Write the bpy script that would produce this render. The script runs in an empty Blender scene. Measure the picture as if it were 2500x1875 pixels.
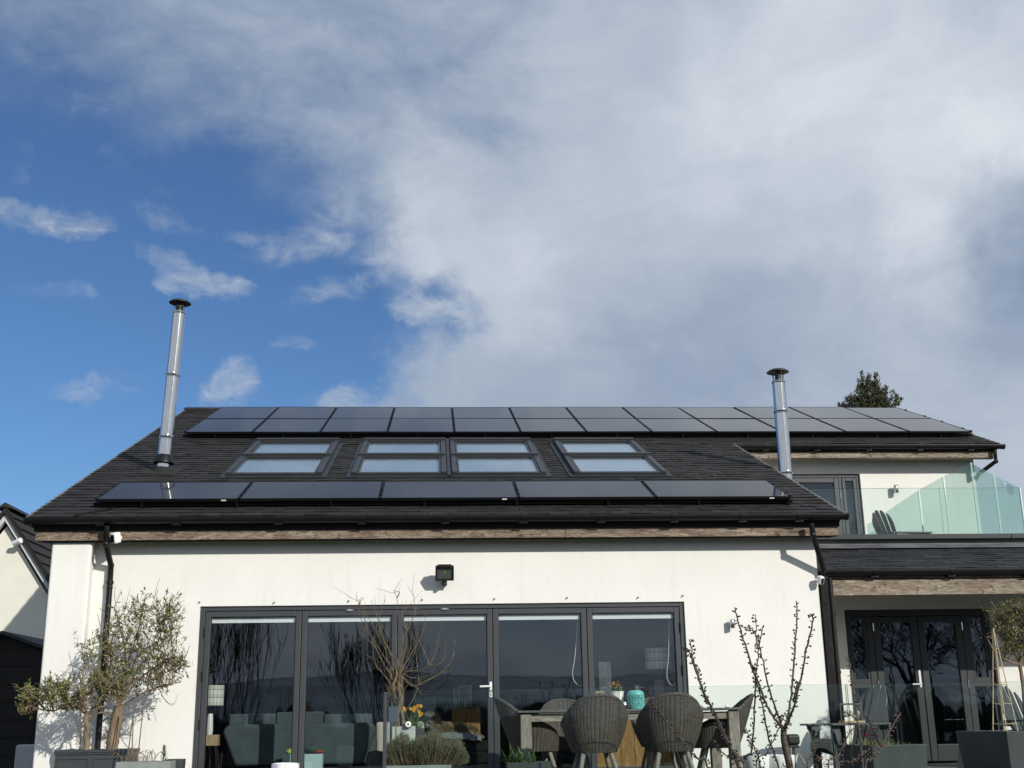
import bpy, bmesh, math, random
from mathutils import Vector, Matrix, Quaternion, noise
R = random.Random(11)
sc = bpy.context.scene
COL = sc.collection
PI = math.pi
rad = math.radians

# ------------------------------------------------------------------ camera
F_PX, CX, CY = 2906.66, 1250.0, 937.5
ROT = ((0.9980257165, -0.0608491154, -0.0155580981),      # right
       (0.0015693269, 0.2717971463, -0.9623532867),       # down
       (0.0627869930, 0.9604289127, 0.2713560340))        # forward
CAMZ = 0.7
cd = bpy.data.cameras.new('camera'); cam = bpy.data.objects.new('camera', cd); COL.objects.link(cam)
r_, d_, f_ = (Vector(v) for v in ROT)
m3 = Matrix((r_, -d_, -f_)).transposed()
cam.matrix_world = Matrix.Translation((0, 0, CAMZ)) @ m3.to_4x4()
cd.sensor_width = 36.0; cd.lens = 36.0 * F_PX / 2500.0
cd.clip_start = 0.1; cd.clip_end = 6000
sc.camera = cam

def at(px, py, Y):
    """world point that shows at photo pixel (2500x1875) when it lies at depth Y"""
    a, b = (px - CX) / F_PX, (py - CY) / F_PX
    d = r_ * a + d_ * b + f_
    t = Y / d.y
    return Vector((d.x * t, Y, CAMZ + d.z * t))

# ------------------------------------------------------------------ sun, sky, exposure
SUN_DIR = Vector((0.74, -1.0, 0.58)).normalized()          # towards the sun
sl = bpy.data.lights.new('sun', 'SUN'); so = bpy.data.objects.new('sun', sl); COL.objects.link(so)
so.rotation_euler = SUN_DIR.to_track_quat('Z', 'Y').to_euler()
so.location = SUN_DIR * 60
sl.energy = 4.2; sl.angle = rad(0.53); sl.color = (1.0, 0.960, 0.878)
sc.view_settings.view_transform = 'Standard'; sc.view_settings.look = 'None'
sc.view_settings.gamma = 1.0; sc.view_settings.exposure = 0.0
sc.render.engine = 'CYCLES'
sc.cycles.transparent_max_bounces = 32
sc.cycles.max_bounces = 10; sc.cycles.glossy_bounces = 5; sc.cycles.transmission_bounces = 8
sc.cycles.caustics_reflective = False; sc.cycles.caustics_refractive = False
sc.render.resolution_x = 1024; sc.render.resolution_y = 768

def lin(r, g, b):
    f = lambda c: (c / 12.92 if c <= 0.04045 else ((c + 0.055) / 1.055) ** 2.4)
    return (f(r / 255), f(g / 255), f(b / 255), 1.0)

W = bpy.data.worlds.new('World'); sc.world = W; W.use_nodes = True
wt = W.node_tree; wt.nodes.clear()
class NT:
    """small helper for writing node trees"""
    def __init__(s, t): s.t = t
    def n(s, typ, **kw):
        o = s.t.nodes.new(typ)
        for k, v in kw.items(): setattr(o, k, v)
        return o
    def put(s, sock, v):
        if hasattr(v, 'is_output') or hasattr(v, 'links'): s.t.links.new(v, sock)
        else: sock.default_value = v
    def math(s, op, a, b=None, c=None, clamp=False):
        o = s.n('ShaderNodeMath', operation=op, use_clamp=clamp)
        s.put(o.inputs[0], a)
        if b is not None: s.put(o.inputs[1], b)
        if c is not None: s.put(o.inputs[2], c)
        return o.outputs[0]
    def vmath(s, op, a, b=None, scale=None):
        o = s.n('ShaderNodeVectorMath', operation=op)
        s.put(o.inputs[0], a)
        if b is not None: s.put(o.inputs[1], b)
        if scale is not None: s.put(o.inputs['Scale'], scale)
        return o.outputs[0]
    def mix(s, f, a, b, blend='MIX'):
        o = s.n('ShaderNodeMix', data_type='RGBA', blend_type=blend)
        s.put(o.inputs[0], f); s.put(o.inputs[6], a); s.put(o.inputs[7], b)
        return o.outputs[2]
    def smooth(s, v, a, b, lo=0.0, hi=1.0):
        o = s.n('ShaderNodeMapRange', interpolation_type='SMOOTHSTEP')
        s.put(o.inputs[0], v); o.inputs[1].default_value = a; o.inputs[2].default_value = b
        o.inputs[3].default_value = lo; o.inputs[4].default_value = hi
        return o.outputs[0]
    def noise(s, vec, scale, detail=4.0, rough=0.55, dist=0.0):
        o = s.n('ShaderNodeTexNoise')
        if vec is not None: s.put(o.inputs['Vector'], vec)
        o.inputs['Scale'].default_value = scale; o.inputs['Detail'].default_value = detail
        o.inputs['Roughness'].default_value = rough; o.inputs['Distortion'].default_value = dist
        return o
    def ramp(s, f, stops, interp='LINEAR'):
        o = s.n('ShaderNodeValToRGB'); cr = o.color_ramp; cr.interpolation = interp
        while len(cr.elements) > 1: cr.elements.remove(cr.elements[-1])
        cr.elements[0].position = stops[0][0]; cr.elements[0].color = stops[0][1]
        for p, c in stops[1:]:
            e = cr.elements.new(p); e.color = c
        s.put(o.inputs[0], f)
        return o.outputs[0]

def build_sky():
    n = NT(wt)
    tc = n.n('ShaderNodeTexCoord').outputs['Generated']
    sky = n.n('ShaderNodeTexSky', sky_type='NISHITA')
    sky.sun_disc = False; sky.sun_elevation = math.asin(SUN_DIR.z)
    sky.sun_rotation = math.atan2(SUN_DIR.x, SUN_DIR.y)
    sky.air_density = 1.0; sky.dust_density = 0.3; sky.ozone_density = 2.0
    sx = n.n('ShaderNodeSeparateXYZ'); n.put(sx.inputs[0], tc)
    az0 = n.math('ARCTAN2', sx.outputs[0], sx.outputs[1])
    el0 = n.math('ARCSINE', sx.outputs[2])
    # the air moves the clouds about: warp the sky position with noise
    w1 = n.noise(tc, 5.0, 3.0, 0.5); w2 = n.noise(tc, 16.0, 7.0, 0.62)
    def xyz(o):
        q = n.n('ShaderNodeSeparateXYZ'); n.put(q.inputs[0], o.outputs['Color']); return q.outputs
    o1, o2 = xyz(w1), xyz(w2)
    def warp(base, ch, a1, a2):
        a = n.math('MULTIPLY_ADD', n.math('SUBTRACT', o1[ch], 0.5), a1, base)
        return n.math('MULTIPLY_ADD', n.math('SUBTRACT', o2[ch], 0.5), a2, a)
    az, el = warp(az0, 0, 0.09, 0.09), warp(el0, 1, 0.07, 0.09)
    AZ0, AZ1 = rad(-24), rad(36)
    u = n.math('DIVIDE', n.math('SUBTRACT', az, AZ0), AZ1 - AZ0, clamp=True)
    # cloud cover (first list) and cloud brightness (second), by height in the sky and by bearing every 4 degrees
    prev = None
    for k, (e, cov, bri) in enumerate(SKY_ROWS):
        stops = [(i / (len(cov) - 1), (cov[i], bri[i], 0, 1)) for i in range(len(cov))]
        c = n.ramp(u, stops, 'EASE')
        if prev is None: prev = c
        else: prev = n.mix(n.smooth(el, rad(SKY_ROWS[k - 1][0]), rad(e)), prev, c)
    sp = n.n('ShaderNodeSeparateColor'); n.put(sp.inputs[0], prev)
    cov, bri = sp.outputs[0], sp.outputs[1]
    # separate wisps: bearing, height, half length, half height (degrees), tilt, strength
    azw, elw = warp(az0, 2, 0.015, 0.075), warp(el0, 0, 0.015, 0.05)
    wsum = None
    for (a, e, la, he, tilt, stg) in WISPS:
        da = n.math('SUBTRACT', azw, rad(a)); de = n.math('SUBTRACT', elw, rad(e))
        ct, st = math.cos(rad(tilt)), math.sin(rad(tilt))
        p = n.math('ADD', n.math('MULTIPLY', da, ct / rad(la)), n.math('MULTIPLY', de, st / rad(la)))
        q = n.math('SUBTRACT', n.math('MULTIPLY', de, ct / rad(he)), n.math('MULTIPLY', da, st / rad(he)))
        rr = n.math('ADD', n.math('MULTIPLY', p, p), n.math('MULTIPLY', q, q))
        g = n.smooth(rr, 2.0, 0.0, 0.0, stg * 0.72)
        wsum = g if wsum is None else n.math('MAXIMUM', wsum, g)
    # torn, streaked detail
    mp = n.n('ShaderNodeMapping'); n.put(mp.inputs['Vector'], tc); mp.inputs['Scale'].default_value = (1, 1, 1.8)
    mp.inputs['Rotation'].default_value = (0, rad(16), 0)
    f1 = n.noise(mp.outputs[0], 7.0, 9.0, 0.60, 0.5).outputs['Fac']
    f2 = n.noise(mp.outputs[0], 26.0, 9.0, 0.66, 0.6).outputs['Fac']
    f3 = n.noise(tc, 2.6, 3.0, 0.5).outputs['Fac']
    c1 = n.math('SUBTRACT', f1, 0.5); c2 = n.math('SUBTRACT', f2, 0.5)
    det = n.math('ADD', n.math('MULTIPLY', c1, 0.48), n.math('MULTIPLY', c2, 0.34))
    amt = n.smooth(cov, 0.0, 0.4, 0.10, 1.0)
    main = n.smooth(n.math('MULTIPLY_ADD', det, amt, cov), 0.06, 0.90)
    wd = n.math('ADD', n.math('MULTIPLY', c1, 1.0), n.math('MULTIPLY', c2, 1.6))
    wv = n.math('MULTIPLY_ADD', wd, n.smooth(wsum, 0.0, 0.4), wsum)
    wis = n.smooth(wv, 0.08, 1.15)
    covt = n.math('SUBTRACT', 1.0, n.math('MULTIPLY', n.math('SUBTRACT', 1.0, main), n.math('SUBTRACT', 1.0, wis)), clamp=True)
    bri2 = n.math('MULTIPLY_ADD', c1, 0.40, bri)
    bri2 = n.math('MULTIPLY_ADD', c2, 0.07, bri2)
    bri2 = n.math('MULTIPLY_ADD', n.math('SUBTRACT', f3, 0.5), 0.22, bri2)
    bri2 = n.math('MAXIMUM', bri2, n.math('MULTIPLY', wis, 0.92), clamp=True)
    cc = n.ramp(bri2, [(0.0, lin(98, 117, 150)), (0.3, lin(130, 148, 177)), (0.5, lin(156, 171, 192)), (0.7, lin(183, 194, 208)), (0.85, lin(203, 211, 222)), (1.0, lin(224, 230, 237))])
    blue = n.mix(1.0, sky.outputs[0], SKY_TINT, 'MULTIPLY')
    cloud10 = n.vmath('SCALE', cc, scale=10.0)
    front = n.mix(covt, blue, cloud10)
    # the southern half of the sky, behind the camera: broken cloud, darker underneath, over the hills
    s1 = n.noise(mp.outputs[0], 3.2, 7.0, 0.55, 0.5).outputs['Fac']
    sc_ = n.ramp(n.math('ADD', s1, n.math('MULTIPLY', el0, 0.25)), [(0.30, lin(118, 135, 160)), (0.46, lin(165, 178, 199)), (0.60, lin(216, 222, 232)), (0.8, lin(165, 190, 226))])
    south = n.vmath('SCALE', sc_, scale=10.0)
    back = n.smooth(sx.outputs[1], 0.25, -0.15)
    allc = n.mix(back, front, south)
    bg = n.n('ShaderNodeBackground'); n.put(bg.inputs['Color'], allc); bg.inputs['Strength'].default_value = 0.1
    out = n.n('ShaderNodeOutputWorld'); wt.links.new(bg.outputs[0], out.inputs[0])

SKY_TINT = (0.50, 0.70, 0.94, 1)
#        -24 -20 -16 -12 -8  -4   0   4   8   12  16  20  24  28  32  36
SKY_ROWS = [
 (10, [0.00,0.00,0.00,0.02,0.20,0.60,1.02,1.07,1.07,1.07,1.07,1.07,1.07,1.12,1.12,1.12], [.6,.6,.6,.6,.6,.58,.58,.56,.56,.56,.60,.60,.64,.70,.68,.66]),
 (13, [0.00,0.00,0.00,0.00,0.08,0.84,1.04,1.07,1.07,1.07,1.07,1.07,1.07,1.12,1.12,1.12], [.6,.6,.6,.6,.6,.60,.56,.53,.53,.54,.56,.56,.62,.64,.58,.6]),
 (16, [0.00,0.00,0.00,0.00,0.00,0.02,0.84,1.10,1.10,1.07,1.07,1.07,1.07,1.12,1.14,1.14], [.6,.6,.6,.6,.6,.6,.60,.56,.52,.50,.46,.50,.60,.48,.36,.48]),
 (19, [0.00,0.00,0.00,0.00,0.00,0.00,0.22,1.17,1.14,1.10,1.07,1.10,1.14,1.17,1.17,1.17], [.6,.6,.6,.6,.6,.6,.68,.76,.66,.55,.50,.58,.74,.36,.22,.30]),
 (22, [0.00,0.00,0.00,0.00,0.00,0.26,0.86,1.14,1.14,1.14,1.17,1.17,1.17,1.20,1.20,1.20], [0.50,0.50,0.50,0.50,0.55,0.62,0.78,0.76,0.70,0.66,0.64,0.74,0.92,0.60,0.38,0.42]),
 (25, [0.10,0.06,0.00,0.08,0.26,0.52,0.78,0.88,1.10,1.15,1.17,1.19,1.19,1.22,1.22,1.22], [0.45,0.45,0.45,0.45,0.54,0.60,0.68,0.66,0.74,0.76,0.76,0.80,0.88,0.97,0.92,0.85]),
 (28, [0.26,0.22,0.34,0.46,0.54,0.60,0.66,0.66,0.88,1.10,1.16,1.19,1.19,1.19,1.19,1.19], [0.40,0.40,0.42,0.48,0.54,0.56,0.58,0.54,0.68,0.78,0.84,0.90,0.86,0.86,0.84,0.82]),
 (31, [0.50,0.54,0.56,0.56,0.60,0.60,0.62,0.68,0.90,1.06,1.14,1.19,1.19,1.14,1.12,1.12], [0.40,0.44,0.45,0.50,0.54,0.54,0.54,0.58,0.66,0.70,0.78,0.86,0.82,0.76,0.74,0.72]),
 (36, [0.84,0.86,0.86,0.84,0.84,0.82,0.80,0.82,0.92,1.04,1.07,1.12,1.07,1.02,1.02,1.02], [.36,.38,.38,.38,.38,.36,.36,.42,.5,.55,.58,.6,.6,.6,.6,.6]),
]
WISPS = [(-18.8, 22.3, 2.6, .7, 4, .82), (-13.0, 21.0, 1.8, .7, -22, .62), (-11.5, 20.0, 2.1, .75, -10, .88), (-1.2, 19.4, 1.7, .7, -14, .88), (0.6, 18.7, 1.6, .55, -20, .66),
         (-6.7, 22.6, 2.8, 1.4, 25, .64), (-9.5, 22.4, 1.2, .28, 4, .58), (-13.2, 23.0, 2.8, .45, -14, .50), (-18.4, 19.2, 1.9, .5, 8, .36),
         (-10.2, 15.4, 1.6, 1.0, 25, .78), (-16.5, 15.0, 2.0, .55, 10, .52), (-7.2, 17.6, 1.1, .4, 10, .34), (-4.6, 20.3, 2.8, .6, 18, .46), (-3.6, 21.8, 1.8, .35, 10, .5),
         (-20.6, 24.3, .6, 1.1, 20, .34), (-16.4, 25.3, 1.3, .7, -10, .34), (-4.8, 14.8, 1.2, .6, 28, .62), (-18, 28, 1.6, 1.0, 0, .35), (-14, 24.0, 1.6, .4, 10, .3), (-12.6, 14.0, .9, .4, 40, .3)]
build_sky()
# ------------------------------------------------------------------ mesh helpers
class MB:
    def __init__(s): s.v, s.f, s.uv, s.sm = [], [], [], []
    def add(s, vs, fs, uvs=None, smooth=False):
        o = len(s.v); s.v += [tuple(v) for v in vs]
        for i, f in enumerate(fs):
            s.f.append(tuple(o + k for k in f)); s.sm.append(smooth)
            s.uv.append(uvs[i] if uvs else [(0, 0)] * len(f))
        return s
    def box(s, x0, x1, y0, y1, z0, z1):
        v = [(x0,y0,z0),(x1,y0,z0),(x1,y1,z0),(x0,y1,z0),(x0,y0,z1),(x1,y0,z1),(x1,y1,z1),(x0,y1,z1)]
        return s.add(v, [(0,3,2,1),(4,5,6,7),(0,1,5,4),(1,2,6,5),(2,3,7,6),(3,0,4,7)])
    def obox(s, c, ax, ay, az, hx, hy, hz):
        c = Vector(c); v = []
        for k in (-1, 1):
            for i, j in ((-1,-1),(1,-1),(1,1),(-1,1)): v.append(c + ax*hx*i + ay*hy*j + az*hz*k)
        return s.add(v, [(0,3,2,1),(4,5,6,7),(0,1,5,4),(1,2,6,5),(2,3,7,6),(3,0,4,7)])
    def beam(s, a, b, w, h, up=(0,0,1)):
        a, b = Vector(a), Vector(b); d = (b - a); L = d.length; d.normalize()
        x = d.cross(Vector(up))
        if x.length < 1e-4: x = d.cross(Vector((1,0,0)))
        x.normalize(); z = x.cross(d)
        return s.obox((a + b) / 2, x, d, z, w/2, L/2, h/2)
    def prism(s, poly, axis, a0, a1):
        """polygon of 2-D points swept along an axis: 'x' (y,z), 'y' (x,z), 'z' (x,y)"""
        def P(p, t): return {'x': (t,p[0],p[1]), 'y': (p[0],t,p[1]), 'z': (p[0],p[1],t)}[axis]
        n = len(poly); v = [P(p, a0) for p in poly] + [P(p, a1) for p in poly]
        f = [tuple(range(n))[::-1], tuple(range(n, 2*n))] + [(i, (i+1) % n, n + (i+1) % n, n + i) for i in range(n)]
        return s.add(v, f)
    def tube(s, pts, r, n=8, cap=True, smooth=True):
        pts = [Vector(p) for p in pts]; m = len(pts)
        rs = r if isinstance(r, (list, tuple)) else [r] * m
        t0 = (pts[1] - pts[0]).normalized()
        u = t0.cross(Vector((0,0,1)));
        if u.length < 1e-3: u = t0.cross(Vector((1,0,0)))
        u.normalize(); V = []
        for i in range(m):
            t = (pts[min(i+1, m-1)] - pts[max(i-1, 0)])
            if t.length < 1e-9: t = t0.copy()
            t.normalize(); u = u - t * u.dot(t)
            if u.length < 1e-6: u = t.cross(Vector((1,0,0)))
            u.normalize(); w = t.cross(u)
            for k in range(n):
                a = 2*PI*k/n; V.append(pts[i] + (u*math.cos(a) + w*math.sin(a)) * rs[i])
        F = [(i*n + k, i*n + (k+1) % n, (i+1)*n + (k+1) % n, (i+1)*n + k) for i in range(m-1) for k in range(n)]
        s.add(V, F, smooth=smooth)
        if cap and n > 2:
            s.add(V[:n], [tuple(range(n))[::-1]]); s.add(V[-n:], [tuple(range(n))])
        return s
    def lathe(s, prof, c=(0,0,0), n=24, axis=None, smooth=True, a0=0.0, a1=2*PI):
        c = Vector(c); q = Quaternion() if axis is None else Vector((0,0,1)).rotation_difference(Vector(axis))
        V = []; full = abs(a1 - a0 - 2*PI) < 1e-6; nn = n if full else n + 1
        for (r, z) in prof:
            for k in range(nn):
                a = a0 + (a1 - a0) * k / n; V.append(c + q @ Vector((r*math.cos(a), r*math.sin(a), z)))
        F = []
        for i in range(len(prof)-1):
            for k in range(n):
                k2 = (k+1) % nn
                F.append((i*nn+k, i*nn+k2, (i+1)*nn+k2, (i+1)*nn+k))
        return s.add(V, F, smooth=smooth)
    def blob(s, c, rx, ry, rz, n=8, m=6, rnd=0.0, q=None):
        c = Vector(c); V = [];
        for i in range(m+1):
            th = PI*i/m
            for k in range(n):
                a = 2*PI*k/n; j = 1 + (R.uniform(-rnd, rnd) if rnd else 0)
                p = Vector((rx*math.sin(th)*math.cos(a)*j, ry*math.sin(th)*math.sin(a)*j, rz*math.cos(th)*j))
                V.append(c + (q @ p if q else p))
        F = [(i*n+k, (i+1)*n+k, (i+1)*n+(k+1)%n, i*n+(k+1)%n) for i in range(m) for k in range(n)]
        return s.add(V, F, smooth=True)
    def grid(s, fn, nu, nv, closed=False, uvfn=None, smooth=True, flip=False):
        V = [fn(i/nu, j/nv) for j in range(nv+1) for i in range(nu+1)]
        F, U = [], []
        for j in range(nv):
            for i in range(nu):
                f = [j*(nu+1)+i, j*(nu+1)+i+1, (j+1)*(nu+1)+i+1, (j+1)*(nu+1)+i]
                uv = [(i/nu,j/nv),((i+1)/nu,j/nv),((i+1)/nu,(j+1)/nv),(i/nu,(j+1)/nv)]
                if uvfn: uv = [uvfn(*q) for q in uv]
                if flip: f = f[::-1]; uv = uv[::-1]
                F.append(tuple(f)); U.append(uv)
        return s.add(V, F, U, smooth)
    def leaf(s, base, d, nrm, L, wd, fold=0.15):
        d = Vector(d).normalized(); nrm = Vector(nrm); x = d.cross(nrm)
        if x.length < 1e-4: x = d.cross(Vector((0.3,0.5,1)))
        x.normalize(); nn = x.cross(d); b = Vector(base)
        v = [b, b + d*L*0.45 + x*wd/2 + nn*wd*fold, b + d*L, b + d*L*0.45 - x*wd/2 + nn*wd*fold]
        return s.add(v, [(0,1,2),(0,2,3)])
    def build(s, name, mat, parent=None, world=False, bevel=0.0, seg=2):
        me = bpy.data.meshes.new(name)
        off = Vector((0,0,0))
        if world and parent is not None:
            p = parent
            while p is not None: off += Vector(p.location); p = p.parent
        me.from_pydata([(v[0]-off.x, v[1]-off.y, v[2]-off.z) for v in s.v], [], s.f)
        ul = me.uv_layers.new(name='UVMap')
        flat = [c for f in s.uv for q in f for c in q]
        ul.data.foreach_set('uv', flat)
        me.polygons.foreach_set('use_smooth', s.sm)
        me.update()
        if any(s.sm):
            try: me.set_sharp_from_angle(angle=rad(50))
            except Exception: pass
        o = bpy.data.objects.new(name, me); COL.objects.link(o)
        if mat: me.materials.append(mat)
        if parent is not None: o.parent = parent
        if bevel > 0:
            b = o.modifiers.new('bevel', 'BEVEL'); b.width = bevel; b.segments = seg; b.limit_method = 'ANGLE'; b.angle_limit = rad(40)
        return o

def tag(o, label=None, cat=None, group=None, kind=None):
    if label: o['label'] = label
    if cat: o['category'] = cat
    if group: o['group'] = group
    if kind: o['kind'] = kind
    return o
def thing(name, label, cat, loc=(0,0,0), rz=0.0, group=None):
    o = bpy.data.objects.new(name, None); COL.objects.link(o)
    o.location = loc; o.rotation_euler = (0,0,rz); o.empty_display_size = 0.2
    return tag(o, label, cat, group)
def dup(root, loc, rz=None, label=None, group=None):
    def cp(o, par):
        c = o.copy(); COL.objects.link(c)
        if par is not None: c.parent = par
        for ch in list(o.children): cp(ch, c)
        return c
    c = cp(root, None); c.location = loc
    if rz is not None: c.rotation_euler = (0,0,rz)
    if label: c['label'] = label
    if group: c['group'] = group
    return c
def bez(pts, n=6):
    """smooth curve through points (Catmull-Rom)"""
    P = [Vector(p) for p in pts]
    if len(P) < 3: return P
    P = [P[0]*2 - P[1]] + P + [P[-1]*2 - P[-2]]; out = []
    for i in range(1, len(P)-2):
        for k in range(n):
            t = k/n; a, b, c, d = P[i-1], P[i], P[i+1], P[i+2]
            out.append(0.5*((2*b) + (c-a)*t + (2*a-5*b+4*c-d)*t*t + (3*b-a-3*c+d)*t**3))
    out.append(P[-2]); return out

# ------------------------------------------------------------------ materials
def newmat(name):
    m = bpy.data.materials.new(name); m.use_nodes = True
    t = m.node_tree; t.nodes.clear(); n = NT(t)
    out = n.n('ShaderNodeOutputMaterial'); return m, n, out
def pbr(name, col, rough=0.6, metal=0.0, var=0.0, vscale=8.0, bump=0.0, bscale=60.0, spec=0.5, island=0.0, col2=None, stretch=None, ior=1.5, coat=0.0, bdist=0.01, rvar=0.0):
    m, n, out = newmat(name)
    p = n.n('ShaderNodeBsdfPrincipled'); n.put(out.inputs[0], p.outputs[0])
    p.inputs['Roughness'].default_value = rough; p.inputs['Metallic'].default_value = metal
    p.inputs['Specular IOR Level'].default_value = spec; p.inputs['IOR'].default_value = ior; p.inputs['Coat Weight'].default_value = coat
    tc = n.n('ShaderNodeTexCoord').outputs['Object']
    if stretch:
        mp = n.n('ShaderNodeMapping'); n.put(mp.inputs['Vector'], tc); mp.inputs['Scale'].default_value = stretch; tc = mp.outputs[0]
    c = (*col, 1)
    res = None
    if var or col2:
        nz = n.noise(tc, vscale, 6.0, 0.6).outputs['Fac']
        d = col2 if col2 else tuple(max(0, x*(1-var)) for x in col); u = col if col2 else tuple(x*(1+var) for x in col)
        res = n.mix(n.smooth(nz, 0.3, 0.7), (*d, 1), (*u, 1))
    if island:
        g = n.n('ShaderNodeNewGeometry').outputs['Random Per Island']
        k = n.math('MULTIPLY_ADD', g, 2*island, 1-island)
        cc = n.n('ShaderNodeCombineColor')
        for i in range(3): n.put(cc.inputs[i], k)
        res = n.mix(1.0, res if res is not None else c, cc.outputs[0], 'MULTIPLY')
    if res is not None: n.put(p.inputs['Base Color'], res)
    else: p.inputs['Base Color'].default_value = c
    if rvar:
        rz = n.noise(tc, vscale*2.3, 4.0).outputs['Fac']
        n.put(p.inputs['Roughness'], n.math('MULTIPLY_ADD', n.math('SUBTRACT', rz, 0.5), rvar*2, rough, clamp=True))
    if bump:
        b = n.n('ShaderNodeBump'); b.inputs['Strength'].default_value = bump; b.inputs['Distance'].default_value = bdist
        n.put(b.inputs['Height'], n.noise(tc, bscale, 5.0, 0.6).outputs['Fac']); n.put(p.inputs['Normal'], b.outputs[0])
    return m
def schlick(n, r0):
    lw = n.n('ShaderNodeLayerWeight'); lw.inputs['Blend'].default_value = 0.5
    f5 = n.math('POWER', lw.outputs['Facing'], 5.0)
    return n.math('MULTIPLY_ADD', f5, 1 - r0, r0, clamp=True)
def glass(name, tint=(0.9, 0.94, 0.92), r0=0.042, wav=0.0, diff=0.0, dcol=(0.5, 0.7, 0.65)):
    m, n, out = newmat(name)
    tr = n.n('ShaderNodeBsdfTransparent'); tr.inputs[0].default_value = (*tint, 1)
    gl = n.n('ShaderNodeBsdfGlossy'); gl.inputs['Roughness'].default_value = 0.0; gl.inputs[0].default_value = (0.86,0.94,1.0,1)
    if wav:
        tc = n.n('ShaderNodeTexCoord').outputs['Object']
        b = n.n('ShaderNodeBump'); b.inputs['Strength'].default_value = wav; b.inputs['Distance'].default_value = 0.02
        n.put(b.inputs['Height'], n.noise(tc, 2.2, 2.0, 0.5).outputs['Fac']); n.put(gl.inputs['Normal'], b.outputs[0])
    base = tr.outputs[0]
    if diff:
        df = n.n('ShaderNodeBsdfDiffuse'); df.inputs[0].default_value = (*dcol, 1)
        tl = n.n('ShaderNodeBsdfTranslucent'); tl.inputs[0].default_value = (*dcol, 1)
        a = n.n('ShaderNodeMixShader'); a.inputs[0].default_value = 0.5; n.put(a.inputs[1], df.outputs[0]); n.put(a.inputs[2], tl.outputs[0])
        b2 = n.n('ShaderNodeMixShader'); b2.inputs[0].default_value = diff; n.put(b2.inputs[1], base); n.put(b2.inputs[2], a.outputs[0]); base = b2.outputs[0]
    mx = n.n('ShaderNodeMixShader'); n.put(mx.inputs[0], schlick(n, r0)); n.put(mx.inputs[1], base); n.put(mx.inputs[2], gl.outputs[0])
    n.put(out.inputs[0], mx.outputs[0]); return m

def render_mat():
    m, n, out = newmat('painted_render')
    p = n.n('ShaderNodeBsdfPrincipled'); n.put(out.inputs[0], p.outputs[0]); p.inputs['Roughness'].default_value = 0.9; p.inputs['Specular IOR Level'].default_value = 0.2
    tc = n.n('ShaderNodeTexCoord').outputs['Object']
    a = n.noise(tc, 0.9, 5.0, 0.6).outputs['Fac']; b = n.noise(tc, 14.0, 6.0, 0.65).outputs['Fac']
    mp = n.n('ShaderNodeMapping'); n.put(mp.inputs['Vector'], tc); mp.inputs['Scale'].default_value = (5, 5, 0.5)
    s = n.noise(mp.outputs[0], 1.6, 4.0, 0.6).outputs['Fac']
    c = n.mix(n.smooth(a, 0.3, 0.7), (0.745, 0.735, 0.688, 1), (0.785, 0.776, 0.732, 1))
    c = n.mix(n.math('MULTIPLY', n.smooth(b, 0.50, 0.74), 0.26), c, (0.64, 0.62, 0.565, 1))
    c = n.mix(n.math('MULTIPLY', n.smooth(s, 0.52, 0.8), 0.4), c, (0.62, 0.61, 0.56, 1))
    n.put(p.inputs['Base Color'], c)
    bp = n.n('ShaderNodeBump'); bp.inputs['Strength'].default_value = 0.35; bp.inputs['Distance'].default_value = 0.006
    h = n.math('ADD', n.noise(tc, 240.0, 4.0, 0.7).outputs['Fac'], n.math('MULTIPLY', n.noise(tc, 9.0, 3.0).outputs['Fac'], 0.9))
    n.put(bp.inputs['Height'], h); n.put(p.inputs['Normal'], bp.outputs[0]); return m
def oak_mat(name, dark, mid, light, along='x', stain=0.6):
    m, n, out = newmat(name)
    p = n.n('ShaderNodeBsdfPrincipled'); n.put(out.inputs[0], p.outputs[0]); p.inputs['Roughness'].default_value = 0.8; p.inputs['Specular IOR Level'].default_value = 0.25
    tc = n.n('ShaderNodeTexCoord').outputs['Object']
    mp = n.n('ShaderNodeMapping'); n.put(mp.inputs['Vector'], tc)
    mp.inputs['Scale'].default_value = {'x': (1.3, 14, 14), 'z': (14, 14, 1.3)}[along]
    g = n.noise(mp.outputs[0], 4.5, 9.0, 0.68, 1.6).outputs['Fac']
    mp2 = n.n('ShaderNodeMapping'); n.put(mp2.inputs['Vector'], tc)
    mp2.inputs['Scale'].default_value = {'x': (0.6, 3, 3), 'z': (3, 3, 0.6)}[along]
    k = n.noise(mp2.outputs[0], 3.0, 5.0, 0.6, 0.8).outputs['Fac']
    c = n.ramp(g, [(0.33, (*dark, 1)), (0.47, (*mid, 1)), (0.64, (*light, 1))])
    pk = n.noise(mp2.outputs[0], 4.5, 7.0, 0.68, 1.4).outputs['Fac']
    c = n.mix(n.math('MULTIPLY', n.smooth(pk, 0.52, 0.64), 0.7), c, (light[0]*1.2, light[1]*1.24, light[2]*1.28, 1))
    kn = n.noise(tc, 10.0, 3.0, 0.6, 0.8).outputs['Fac']
    c = n.mix(n.math('MULTIPLY', n.smooth(kn, 0.60, 0.70), 0.75), c, (*dark, 1))
    c = n.mix(n.math('MULTIPLY', n.smooth(k, 0.48, 0.72), stain), c, (dark[0]*1.3, dark[1]*0.9, dark[2]*0.75, 1))
    n.put(p.inputs['Base Color'], c)
    bp = n.n('ShaderNodeBump'); bp.inputs['Strength'].default_value = 0.5; bp.inputs['Distance'].default_value = 0.006
    n.put(bp.inputs['Height'], g); n.put(p.inputs['Normal'], bp.outputs[0]); return m
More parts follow.
